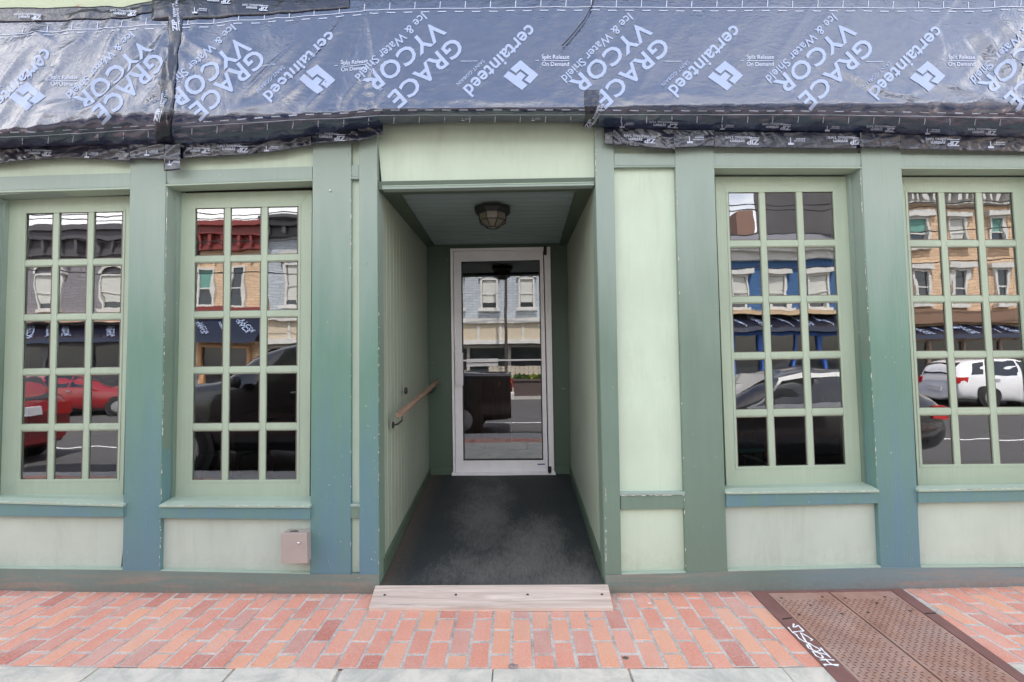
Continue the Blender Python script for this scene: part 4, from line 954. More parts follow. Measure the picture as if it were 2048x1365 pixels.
# ---- flashing tape
tape_grp = 'strips of printed flashing tape'
def zipmark(P, cx, cy, k=1.0, ang=math.pi):
    ca, sa = math.cos(ang), math.sin(ang)
    def q(dx, dy): return cx+dx*ca-dy*sa, cy-(dx*sa+dy*ca)
    x, y = q(-17*k, 0); P.add(tm['zip'], x, y, ang, k*.95, k*.75)
    x, y = q(14*k, -1*k); P.add(tm['sysm'], x, y, ang, k*.8, k*.75)
    x, y = q(12*k, -9*k); P.add(tm['fl'], x, y, ang, k, k)
    me = shape_mesh([[(-27, -6.7), (-8, -6.7), (-6, -8.4), (-31, -8.4)]]); P.add(me, cx, cy, ang, k, k)
def iconmark(P, cx, cy, k=1.0, ang=math.pi):
    me = shape_mesh([[(-20+i*3.2, -4), (-18+i*3.2, -4), (-18+i*3.2, -1.5), (-20+i*3.2, -1.5)] for i in range(6)]+[[(-20+i*2.6, .2), (-18.6+i*2.6, .2), (-18.6+i*2.6, 2.4), (-20+i*2.6, 2.4)] for i in range(9)]+[[(8, -5), (10, -5), (10, 5), (8, 5)], [(2, 5), (14, 5), (14, 9), (2, 9)]]); P.add(me, cx, cy, ang, k, k)
def tape(name, x0, x1, ft, fb, label, Y=-.03, amp=.010, seed=1, zips=(), icons=(), mat=None, lower=0, dens=3.0):
    def S(px, py, off=0.0):
        d = .55*amp*(ridge(px/34+py/40, py/14+px/90, seed)**1.4-.45)+amp*.75*(ridge(px/11-py/12, py/16+px/37, seed+4)-.5)*float(ridge(px/60, py/30, seed+8))**2
        yy = Y-d-off-lower*max(0, (float(fb(px))-py)/max(1, float(fb(px)-ft(px))))
        return W(px, py, yy)
    n_ = max(3, int((x1-x0)/dens)); rows = []
    for i in range(n_+1):
        px = lerp(x0, x1, i/n_); a, c = float(ft(px)), float(fb(px)); nn = 14
        rows.append([S(px, lerp(a, c, k/nn)) for k in range(nn+1)])
    b = MB(); b.grid(rows); o = b.build(name, mat or m_tape, recalc=False)
    s = o.modifiers.new('thick', 'SOLIDIFY'); s.thickness = .0012; s.offset = 0
    tag(o, label, 'flashing tape', tape_grp)
    if zips or icons:
        for z_ in zips: P = Print(lambda x, y: S(x, y, .0025), 7.0); zipmark(P, *z_); P.build('lettering', m_print2, o)
        for z_ in icons: P = Print(lambda x, y: S(x, y, .0025), 7.0); iconmark(P, *z_); P.build('lettering', m_print2, o)
    return o
K = lambda v: (lambda x: v)
fe = lambda x: f_end(x)-4
tape('flashing_tape', -330, 262, fe, cx_([-330,0,60,150,262], [332,327,320,316,324]), 'crumpled dark tape along the head of the leftmost window', seed=2, amp=.014, zips=((80, 308, .8),), icons=((180, 309, .8),))
tape('flashing_tape', 258, 334, fe, cx_([258,334], [318,319]), 'wrinkled tape wrapped over the top of the left pilaster', Y=-.042, seed=3, amp=.012, icons=((300, 305, .8),))
tape('flashing_tape', 328, 361, cx_([328,361], [286,288]), cx_([328,361], [343,340]), 'loose crumpled end of tape hanging below the rest beside the left pilaster', Y=-.058, seed=5, amp=.022, icons=((345, 325, .7),))
tape('flashing_tape', 356, 628, fe, cx_([356,478,560,628], [318,311,303,290]), 'long twisted tape over the window with the steel box below', seed=6, amp=.018, zips=((470, 300, .9), (400, 303, .7)), icons=((540, 296, .8),), lower=.01)
tape('flashing_tape', 622, 704, cx_([622,704], [256,252]), cx_([622,704], [288.5,283.5]), 'short blue grey tape across the top of the wide pilaster left of the recess', Y=-.045, seed=7, amp=.008, zips=((664, 276, .9, math.pi-.05),))
tape('flashing_tape', 696, 766, cx_([696,766], [254,246]), cx_([696,718,724,754,766], [283,284,281,271,270]), 'bunched shiny tape end at the top left corner of the recess', Y=-.055, seed=8, amp=.030, dens=2.0)
tape('flashing_tape', 1208, 1228, cx_([1208,1228], [256,256]), cx_([1208,1228], [288.5,290]), 'narrow tape tab on the narrow pilaster right of the recess', Y=-.04, seed=9, amp=.004)
tape('flashing_tape', 1226, 1350, cx_([1226,1350], [254,258]), cx_([1226,1262,1348,1350], [290,293,300,300]), 'slanting dark tape above the tall pale panel', Y=-.044, seed=10, amp=.014, zips=((1284, 281, .95, math.pi-.04),))
tape('flashing_tape', 1347, 1430, cx_([1347,1430], [258,259]), cx_([1347,1430], [297,293]), 'tape wrapped over the wide green pilaster right of the recess', Y=-.046, seed=11, amp=.008, icons=((1388, 278, 1.0),))
tape('flashing_tape', 1427, 1724, cx_([1427,1724], [262,264]), cx_([1427,1724], [295.5,299]), 'straight blue grey tape over the window reflecting the blue house', Y=-.036, seed=12, amp=.007, zips=((1489, 284, 1.0), (1695, 284, 1.0)), icons=((1590, 281, 1.0),))
tape('flashing_tape', 1720, 1802, cx_([1720,1802], [264,268]), cx_([1720,1802], [295,296]), 'tape wrapped over the pilaster between the two right windows', Y=-.048, seed=13, amp=.010)
tape('flashing_tape', 1797, 2330, cx_([1797,2330], [268,280]), cx_([1797,2048,2330], [299,304,309]), 'rightmost tape strip, above the window reflecting the yellow house', Y=-.036, seed=14, amp=.010, zips=((1890, 287, 1.0), (2098, 291, 1)), icons=((1990, 288, 1.0),))
# printed marks on the dark underside
for fn_, dy_, k_, xs_ in ((zipmark, 9, .85, (1555, 1763, 1965, 1330, 2170)), (iconmark, 10, .8, (1450, 1660, 1860, 1250)), (iconmark, 8, .5, (930, 1070))):
    for x in xs_: P = Print(surf_print, 7.0); fn_(P, x, float(f_end(x))-dy_, k_); P.build('lettering', m_print2, sheetR)
# vertical tape over the seam
def seamS(px, py, off=0): 
    return SURF(px, py, .0035+off+.007*float(ridge(px/13, py/17, 31))*(.35+.65*min(1, max(0, (py-90)/60))))
def seam(x_of, hw, y0, y1, label, zips=()):
    rows = []; n_ = 46
    for i in range(n_+1):
        py = lerp(y0, y1, i/n_); c, h_ = float(x_of(py)), float(hw(py)); rows.append([seamS(c-h_+2*h_*k/10, py, 0 if 0 < k < 10 else -.0025) for k in range(11)])
    b = MB(); b.grid(rows); o = b.build('flashing_tape', m_tape, recalc=False); s = o.modifiers.new('thick', 'SOLIDIFY'); s.thickness = .0012; s.offset = 0; tag(o, label, 'flashing tape', tape_grp)
    if zips:
        P = Print(lambda x, y: seamS(x, y, .003), 6.0)
        for z_ in zips: zipmark(P, *z_)
        P.build('lettering', m_print2, o)
seam(cx_([0,100,180,262,300], [356,350,338,330,334]), cx_([0,60,110,150,240,300], [16,14,9,14,16,16]), 0, 286, 'vertical crumpled tape over the seam between the two membrane sheets', ((352, 40, .95, rad(97)), (322, 215, .9, rad(80))))
seam(cx_([180,262], [1184,1181]), cx_([180,230,262], [15,13,16]), 183, 254, 'small tape patch at the membrane edge over the right corner of the recess', ((1184, 235, .8, rad(60)),))
# tape along the top edge
def topS(px, py, off=0):
    a = float(f_top(px)); p = SURF(px, max(py, a), .003+off)
    if py < a: p = W(px, py, -.02-off)
    return p
rows = []
for i in range(110):
    px = lerp(-330, 312, i/109); rows.append([topS(px, lerp(float(f_top(px))-7-4*float(vn(px/30, 1, 2)), float(f_top(px))+16, k/8), .006*float(ridge(px/17, k/3, 41))*math.sin(math.pi*k/8)) for k in range(9)])
b = MB(); b.grid(rows); o = b.build('flashing_tape', m_tape, recalc=False); s = o.modifiers.new('thick', 'SOLIDIFY'); s.thickness = .0012; s.offset = 0
tag(o, 'crumpled tape along the top edge of the short left membrane, under the peeling board', 'flashing tape', tape_grp)
P = Print(lambda x, y: topS(x, y, .014), 6.0); zipmark(P, 255, 33, .8); zipmark(P, 60, 36, .8); P.build('lettering', m_print2, o)
rows = []
for i in range(60):
    px = lerp(306, 700, i/59); rows.append([SURF(px, lerp(-14, float(tl(px))-9, k/8), .003+.006*float(ridge(px/19, k/3, 43))*math.sin(math.pi*k/8)) for k in range(9)])
b = MB(); b.grid(rows); o = b.build('flashing_tape', m_tape, recalc=False); s = o.modifiers.new('thick', 'SOLIDIFY'); s.thickness = .0012; s.offset = 0
tag(o, 'dark tape along the top edge of the long membrane, beside the peeling board', 'flashing tape', tape_grp)
P = Print(lambda x, y: SURF(x, y, .012), 6.0); zipmark(P, 440, 6, .8); zipmark(P, 515, 19, .75); iconmark(P, 400, 25, .8); P.build('lettering', m_print2, o)
# peeling board above
def peel():
    m, n, p, o = newmat('peeling_board_paint'); f = noise(n, 1, 5, .7, (6, 30, 30), 'World', dist=.6); g = ramp(n, f, .60, .66)
    col = mix(n, g, (.47, .53, .38), (.42, .27, .16)); n.links.new(col, p.inputs['Base Color']); p.inputs['Roughness'].default_value = .75; bump(n, p, f, .5, .004); return m
m_peel = peel()
b = MB(); za = W(100, 30, .005).z; b.box(xL, xR, .002, .3, za-.12, 4.5); part('fascia_board', b, m_peel, None, 'pale green fascia board with peeling paint')
b = MB(); b.box(xL, xR, -.10, .001, 4.34, 4.44); b.box(xL, xR, -.16, .001, 4.442, 4.50); part('cornice', b, m_peel)
# inner fascia body so nothing shows through behind the sheets
b = MB(); zt2 = W(1030, 25, 0).z
b.hexa([(xL, -.13, 3.30), (xR, -.13, 3.30), (xR, -.02, zt2-.2), (xL, -.02, zt2-.2)], [(xL, .09, 3.30), (xR, .09, 3.30), (xR, .0, zt2-.2), (xL, .0, zt2-.2)]); part('fascia_core', b, simple('raw_timber', (.2, .14, .08), .8))
# loose wire
b = MB(); pts = [SURF(x, y, .02) for x, y in ((1192, -18), (1187, 0), (1181, 22), (1168, 45), (1150, 68), (1138, 82), (1124, 96))]; b.tube(pts, .0042, 6)
tag(b.build('loose_wire', simple('brown_wire', (.012, .01, .01), .5)), 'thin dark wire dangling over the printed membrane right of the middle', 'wire')
b = MB(); c = W(661, 382, -.001); b.lathe([(.0, -.012), (.006, -.010), (.007, -.002), (.003, 0)], c, 'y', 12); tag(b.build('nail_head', m_white), 'small white nail head near the top of the wide blue pilaster', 'nail')
# leaf crumbs
lm = simple('dry_leaf', (.30, .20, .12), .8)
b = MB()
def crumbs(cx, cy, sx, sy, n_, z=.004, s=.006):
    for _ in range(n_):
        x, y = cx+random.gauss(0, sx), cy+random.gauss(0, sy); a = random.random()*6.28; l = s*random.uniform(.3, 1.0)
        dx, dy = math.cos(a)*l, math.sin(a)*l; b.poly([(x-dx, y-dy, z+zs(x)), (x+dy*.5, y-dx*.5, z+zs(x)+l*.5), (x+dx, y+dy, z+zs(x)+l*.2), (x-dy*.5, y+dx*.5, z+zs(x)+.001)])
p = GZ(1232, 1187); crumbs(p.x, p.y, .03, .03, 60); p = GZ(1225, 1216); crumbs(p.x, p.y, .015, .02, 14)
for k in range(70): p = GZ(random.uniform(745, 1225), random.gauss(1220, 1.5)); crumbs(p.x, p.y, .005, .003, 1, .003, .005)
for k in range(160): p = GZ(random.uniform(-50, 750), 1190); crumbs(p.x, -.008-abs(random.gauss(0, .010)), 0, 0, 1, .003, .004)
for k in range(90): p = GZ(random.uniform(1225, 1500), 1186); crumbs(p.x, -.008-abs(random.gauss(0, .012)), 0, 0, 1, .003, .0045)
for k in range(40):
    yy = random.uniform(.0, 1.2); crumbs(random.choice((-1, 1))*abs(random.gauss(.80, .06)), yy, 0, 0, 1, lerp(zf, FLZ, yy/DY)+.002, .004)
for k in range(90): crumbs(random.uniform(-3, 3), random.uniform(-.7, -.05), 0, 0, 1, .002, .004)
tag(b.build('leaf_crumbs', lm, recalc=False), 'crumbs of dry leaf and grit along the foot of the shopfront', 'litter', None, 'stuff')
def pebble(px, py, r, mat, label, cat, fl=.25, nm='pebble'):
    c = GZ(px, py); b = MB(); P_ = []
    for i in range(7):
        t = math.pi*(i+.01)/6.02*.5; P_.append([(c.x+r*math.sin(t)*(1+.25*math.sin(3*q+i))*math.cos(q*math.pi/6), c.y+r*.75*math.sin(t)*(1+.2*math.cos(2*q))*math.sin(q*math.pi/6), zs(c.x)+.002+r*fl*math.cos(t)*(1+.3*math.sin(q*2))) for q in range(12)])
    b.grid(P_, closed_v=True); tag(b.build(nm, mat), label, cat)
pebble(1026, 1334, .024, simple('dead_leaf', (.30, .22, .20), .8, 0, .5, 60), 'curled grey brown dead leaf on the edge of the brick band', 'leaf', .35, 'dead_leaf')
pebble(1299, 1208, .012, m_white, 'pale flattened gum spot on the pavers right of the plank', 'gum', .1, 'gum_spot')
pebble(1251, 1317, .016, simple('dark_gum', (.10, .10, .08), .8), 'dark flattened gum spot on a paver left of the cellar hatch', 'gum', .1, 'gum_spot')
# ================================================================== the street behind the camera (seen in the glass)
GY = -17.2
def RX(px, dist): return (px-1034)/F*dist
def RZ(py, dist): return H+(720-py)/F*dist
WD = 3.0+.30+17.2
m_ledge = simple('white_trim', (.55, .54, .51), .6, 0, .3, 3); m_pane = simple('dark_window', (.03, .035, .04), .08, spec=.9); m_shade_g = simple('green_blind', (.13, .30, .25), .7); m_shade_w = simple('pale_blind', (.52, .52, .48), .7)
def far_win(b_parent, x0, x1, z0, z1, blind=None, hood=True, arch=False, sill=True, trim=None):
    y = GY; tr = trim or m_ledge
    b = MB(); t = .10
    b.box(x0-t, x0, y-.02, y+.10, z0, z1); b.box(x1, x1+t, y-.02, y+.10, z0, z1); b.box(x0-t, x1+t, y-.02, y+.10, z1+.001, z1+t)
    zm = (z0+z1)/2; b.box(x0, x1, y-.02, y+.06, zm-.03, zm+.03); b.box(x0, x1, y-.02, y+.05, z0, z0+.05)
    if sill: b.box(x0-t-.12, x1+t+.12, y-.02, y+.22, z0-.14, z0-.001)
    if hood: b.box(x0-t-.2, x1+t+.2, y-.02, y+.24, z1+t+.001, z1+t+.24)
    if arch:
        P = []
        for i in range(11):
            a_ = math.pi*i/10; cx = (x0+x1)/2; w_ = (x1-x0)/2
            P.append([(cx-math.cos(a_)*(w_+.02), y+.14, z1+t+math.sin(a_)*.32), (cx-math.cos(a_)*(w_+.20), y+.16, z1+t+math.sin(a_)*.50), (cx-math.cos(a_)*(w_+.20), y, z1+t+math.sin(a_)*.50)])
        b.grid(P, smooth=False)
    o = b.build('window', tr, b_parent)
    b = MB(); b.box(x0, x1, y-.01, y+.015, z0+.05, z1); g = b.build('pane', m_pane, o); g.matrix_parent_inverse = Matrix.Identity(4)
    if blind:
        b = MB(); b.box(x0+.02, x1-.02, y+.016, y+.022, zm if blind is m_shade_g else z0+.3, z1-.01); g = b.build('blind', blind, o); g.matrix_parent_inverse = Matrix.Identity(4)
def far_building(label, x0, x1, ztop, col, brick=True):
    t = thing('street_building', label, 'building', ((x0+x1)/2, GY, 0), 'buildings across the road reflected in the glass')
    m, n, p_, o_ = newmat('painted_brick_wall'); tcx = N(n, 'TexCoord'); mpx = N(n, 'Mapping'); mpx.inputs['Rotation'].default_value = (math.pi/2, 0, 0); n.links.new(tcx.outputs['Object'], mpx.inputs[0])
    br = N(n, 'TexBrick'); br.inputs['Scale'].default_value = 1.0; br.inputs['Brick Width'].default_value = .42; br.inputs['Row Height'].default_value = .14; br.inputs['Mortar Size'].default_value = .016; n.links.new(mpx.outputs[0], br.inputs[0])
    br.inputs['Color1'].default_value = (*scl(col, 1.08), 1); br.inputs['Color2'].default_value = (*scl(col, .86), 1); br.inputs['Mortar'].default_value = (*scl(col, .62), 1)
    st_ = ramp(n, noise(n, .9, 6, .7), .42, .7); n.links.new(mix(n, math_(n, 'MULTIPLY', st_, .28), br.outputs['Color'], scl(col, .55)), p_.inputs['Base Color']); p_.inputs['Roughness'].default_value = .85
    b = MB(); b.box(x0, x1, GY-8, GY, -.06, ztop); b.build('wall', m, t); return t
def cornice(t, x0, x1, z0, z1, mat, dep=.45, brackets=0):
    b = MB(); h_ = z1-z0
    b.box(x0, x1, GY+.001, GY+dep*.4, z0, z0+h_*.5); b.box(x0-.05, x1+.05, GY+.001, GY+dep*.75, z0+h_*.5+.001, z0+h_*.8); b.box(x0-.1, x1+.1, GY+.001, GY+dep, z0+h_*.8+.001, z1)
    x = x0+.2
    while brackets and x < x1: b.box(x, x+.12, GY+dep*.401, GY+dep*.7, z0+.1*h_, z0+h_*.5); x += brackets
    b.build('cornice', mat, t)
awn_col = m_tape
def awning(t, x0, x1, z0, z1):
    b = MB(); b.hexa([(x0, GY+.9, z0), (x1, GY+.9, z0), (x1, GY+.8, z0+.18), (x0, GY+.8, z0+.18)], [(x0, GY+.001, z0+.1), (x1, GY+.001, z0+.1), (x1, GY+.001, z1), (x0, GY+.001, z1)])
    o = b.build('awning', awn_col, t)
    # printed film: rows of slanted words
    cnt = 0; bm = bmesh.new(); x = x0+.4
    while x < x1-.4:
        for key, sc_, dx in (('grace', .0045, 0), ('vycor', .0045, .22), ('cert', .0042, 1.0)):
            t2 = bmesh.new(); t2.from_mesh(tm[key]); ca, sa = math.cos(A225), math.sin(A225)
            for v in t2.verts:
                u, v_ = v.co.x*sc_, v.co.y*sc_; px, pz = -(u*ca-v_*sa), (u*sa+v_*ca); f = min(max(.5+pz/(z1-z0-.1), .03), .97)
                v.co = Vector((x+dx+px, GY+.805*(1-f)+.02, z0+.18+(z1-z0-.18)*f+.012))
            m2 = bpy.data.meshes.new('x'); t2.to_mesh(m2); t2.free(); bm.from_mesh(m2); bpy.data.meshes.remove(m2)
        x += 1.9
    me = bpy.data.meshes.new('lettering'); bm.to_mesh(me); bm.free(); me.materials.append(m_print); q = bpy.data.objects.new('lettering', me); COL.objects.link(q); q.parent = o
def shopglass(t, x0, x1, ztop, colf, n_=3):
    m = simple('shopfront_paint', colf, .6)
    b = MB(); b.box(x0, x1, GY+.001, GY+.02, .5, ztop); b.build('shop_window', m_pane, t)
    b = MB(); b.box(x0, x1, GY+.001, GY+.12, -.05, .5); b.box(x0, x1, GY+.001, GY+.10, ztop, ztop+.12)
    for k in range(n_+1):
        x = lerp(x0, x1-.16, k/n_); b.box(x, x+.16, GY+.021, GY+.14, .5, ztop)
    b.build('shop_frame', m, t)
# 1 grey violet brick house (leftmost window)
X = lambda px: RX(px, WD); Z = lambda py: RZ(py, WD)
t = far_building('grey violet painted brick house with arched white windows, reflected in the leftmost window', -26.5, -14.62, Z(448), (.23, .22, .24))
cornice(t, -26.5, -14.65, Z(500), Z(438), simple('dark_cornice', (.08, .075, .085), .6), .6, .8)
for (a, c) in ((67, 101), (194, 236), (-60, -24)): far_win(t, X(a), X(c), Z(606), Z(540), m_shade_w, False, True)
b = MB(); b.box(-26.5, -14.65, GY+.001, GY+.5, Z(636), Z(622)); b.build('ledge', simple('peach_ledge', (.62, .42, .30), .7), t)
awning(t, -26.3, -14.8, Z(676), Z(640)); shopglass(t, -26, -15, Z(682), (.12, .12, .13), 5)
# 2 yellow house with maroon cornice
t = far_building('yellow two-storey house with maroon cornice, reflected in the window above the steel box', -14.6, X(529), Z(446), (.66, .47, .31))
m_mar = simple('maroon_paint', (.20, .035, .03), .5); cornice(t, -14.55, X(529), Z(492), Z(438), m_mar, .7, .6)
far_win(t, X(389), X(417), Z(606), Z(532), m_shade_g, False); far_win(t, X(461), X(482), Z(606), Z(530), None, False)
b = MB(); b.box(-14.55, X(528), GY+.001, GY+.25, Z(620), Z(609)); b.build('band', m_mar, t)
awning(t, -14.5, X(527), Z(680), Z(624)); shopglass(t, -14.4, X(500), Z(690), (.45, .25, .12), 2)
# 3 pale blue-grey house, behind the door reflection too
t = far_building('pale blue grey house with white trimmed windows, reflected in the glass door', X(529)+.05, 4.2, Z(440), (.42, .46, .50))
cornice(t, X(530), 4.2, Z(466), Z(428), simple('dark_cornice', (.07, .07, .075), .6), .7, .7)
far_win(t, X(566), X(592), Z(606), Z(520), m_shade_w, False, True)
DWD = 23.9
for (a, c) in ((966, 993), (1041, 1067)): far_win(t, RX(a, DWD), RX(c, DWD), RZ(617, DWD), RZ(560, DWD), m_shade_w, False, True)
for xx in (-7.6, -5.6, -3.6): far_win(t, xx, xx+.7, RZ(617, DWD), RZ(560, DWD), m_shade_w, False, True)
za, zb2 = RZ(680, DWD), RZ(648, DWD)
b = MB(); b.box(X(532), 4.1, GY+.001, GY+.6, za, zb2); b.build('sign_band', simple('beige_band', (.50, .43, .32), .7), t)
b = MB(); b.box(X(532), 4.1, GY+.001, GY+.75, zb2+.001, zb2+.25); b.box(X(532), 4.1, GY+.001, GY+.75, za-.22, za-.001)
x = X(535)
while x < 4: b.box(x, x+.12, GY+.601, GY+.64, za, zb2); x += 1.15
b.build('white_trim', m_ledge, t)
shopglass(t, X(535), 4.0, za-.4, (.35, .33, .3), 7)
# 4 blue house
t = far_building('bright blue house with white hooded windows and slate roof, reflected right of the recess', 8.2, 15.1, Z(520), (.05, .13, .29))
cornice(t, 8.2, 15.1, Z(524), Z(494), m_ledge, .6)
b = MB(); b.hexa([(8.1, GY+.5, Z(494)+.002), (15.2, GY+.5, Z(494)+.002), (15.2, GY-1.8, Z(452)), (8.1, GY-1.8, Z(452))], [(8.1, GY-8, Z(494)+.002), (15.2, GY-8, Z(494)+.002), (15.2, GY-3.0, Z(452)), (8.1, GY-3.0, Z(452))]); b.build('roof', simple('slate', (.16, .16, .18), .7), t)
for (a, c) in ((1464, 1491), (1542, 1570), (1622, 1652)): far_win(t, X(a), X(c), Z(622), Z(558), m_shade_w, True)
b = MB(); b.box(8.2, 15.1, GY+.001, GY+.5, Z(636), Z(628)); b.build('ledge', simple('tan_ledge', (.5, .36, .22), .7), t)
awning(t, 8.3, 15.0, Z(670), Z(636)); shopglass(t, 8.3, 15.0, Z(676), (.04, .12, .42), 5)
b = MB(); b.box(RX(1479, WD+2.7), RX(1507, WD+2.7), GY-3.4, GY-2.5, Z(480), RZ(429, WD+2.7)); b.build('chimney', simple('chimney_brick', (.22, .13, .10), .85), t)
# 5 yellow three-storey
t = far_building('yellow three-storey house with white hooded windows, reflected in the rightmost window', 15.15, 30, Z(395), (.66, .46, .30))
b = MB(); b.box(15.08, 15.149, GY-8, GY-.02, -.06, Z(395)-.02); o_ = b.build('side_wall', simple('grey_render', (.22, .20, .19), .9, 0, .25, .5), t); o_['label'] = 'bare grey rendered side wall'
b = MB(); b.box(15.16, 29, GY-8.1, GY-.5, 6, 14); b.build('rear_wing', simple('grey_render', (.20, .185, .175), .9, 0, .25, .5), t)
cornice(t, 15.15, 30, Z(418), Z(372), m_ledge, .7, .35)
for k in range(5):
    a = 1826+78*k; far_win(t, X(a), X(a+26), Z(500), Z(446), m_shade_g if k % 2 == 0 else m_shade_w, True); far_win(t, X(a+2), X(a+25), Z(618), Z(552), None, True)
b = MB(); b.box(15.2, 30, GY+.001, GY+.3, Z(656), Z(630)); b.build('band', simple('brown_band', (.20, .12, .08), .8), t)
awning(t, 15.3, 24.0, Z(688), Z(660)); shopglass(t, 15.3, 29, Z(692), (.32, .24, .19), 9)
# utility pole and planter
px = RX(1012, 6.4+14.6)
b = MB(); b.tube([(px, -14.6, -.06), (px, -14.6, 9.5)], [.075, .06], 10); po = thing('utility_pole', 'thin dark utility pole on the far pavement, reflected in the door', 'pole', (px, -14.6, 0)); b.build('pole', simple('dark_timber', (.05, .04, .035), .8), po)
b = MB(); b.box(px-.9, px+.9, -14.72, -14.62, 7.9, 8.02); b.build('crossarm', simple('dark_timber', (.05, .04, .035), .8), po)
for k, (zz, sag, yy) in enumerate(((6.9, .5, -14.6), (7.7, .35, -14.62), (7.75, .3, -14.3), (5.6, .5, -14.55))):
    b = MB(); b.tube([(px-22+22*i/8, yy, zz-sag*(1-((i-4)/4)**2)) for i in range(9)], .022, 6); b.tube([(px+24*i/8, yy, zz-sag*(1-((i-4)/4)**2)) for i in range(9)], .022, 6)
    tag(b.build('overhead_cable', m_black), ('lowest', 'thin upper front', 'thin upper rear', 'thick low')[k]+' black overhead cable on the utility pole across the road', 'cable', 'cables strung along the far side of the road')
def green(name, cx, cy, cz, r, n_, mat, parent):
    b = MB()
    for _ in range(n_):
        a, e_, q = random.uniform(0, 6.28), random.uniform(-.2, 1.3), r*random.uniform(.5, 1); c = Vector((cx+q*math.cos(a)*math.cos(e_), cy+q*math.sin(a)*math.cos(e_), cz+q*.8*math.sin(e_))); s = random.uniform(.04, .09)
        u = Vector((random.gauss(0, 1), random.gauss(0, 1), random.gauss(0, 1))).normalized(); v = u.orthogonal().normalized(); b.poly([c-u*s, c+v*s*.5, c+u*s, c-v*s*.5])
    return b.build(name, mat, parent, recalc=False)
plx = RX(1062, 6.4+13.6)
pl_ = thing('planter', 'brown box planter with green plants across the road, reflected in the door', 'planter', (plx, -14.2, 0))
b = MB(); b.hexa([(plx-.75, -14.6, -.05), (plx+.95, -14.6, -.05), (plx+.95, -13.95, -.05), (plx-.75, -13.95, -.05)], [(plx-.85, -14.65, .62), (plx+1.05, -14.65, .62), (plx+1.05, -13.9, .62), (plx-.85, -13.9, .62)]); b.box(plx-.9, plx+1.1, -14.7, -13.85, .621, .70); b.build('box', simple('planter_brown', (.09, .065, .06), .7), pl_)
mg = simple('leaf_green', (.08, .16, .04), .6); my = simple('leaf_yellow', (.30, .34, .05), .6)
for k in range(5): green('plant', plx-.6+.35*k, -14.25, .72, .26, 130, mg if k != 2 else my, pl_)
# pale timber fence between shops seen in the door
b = MB()
for k in range(28): x = -1.4+.22*k; b.box(x, x+.2, -15.9, -15.86, -.06, 1.25+.02*random.random())
b.box(-1.4, 4.8, -15.95, -15.901, 1.0, 1.08); fe_ = b.build('board_fence', simple('pale_boards', (.42, .37, .30), .8)); tag(fe_, 'pale upright board fence across the road, reflected in the door', 'fence')
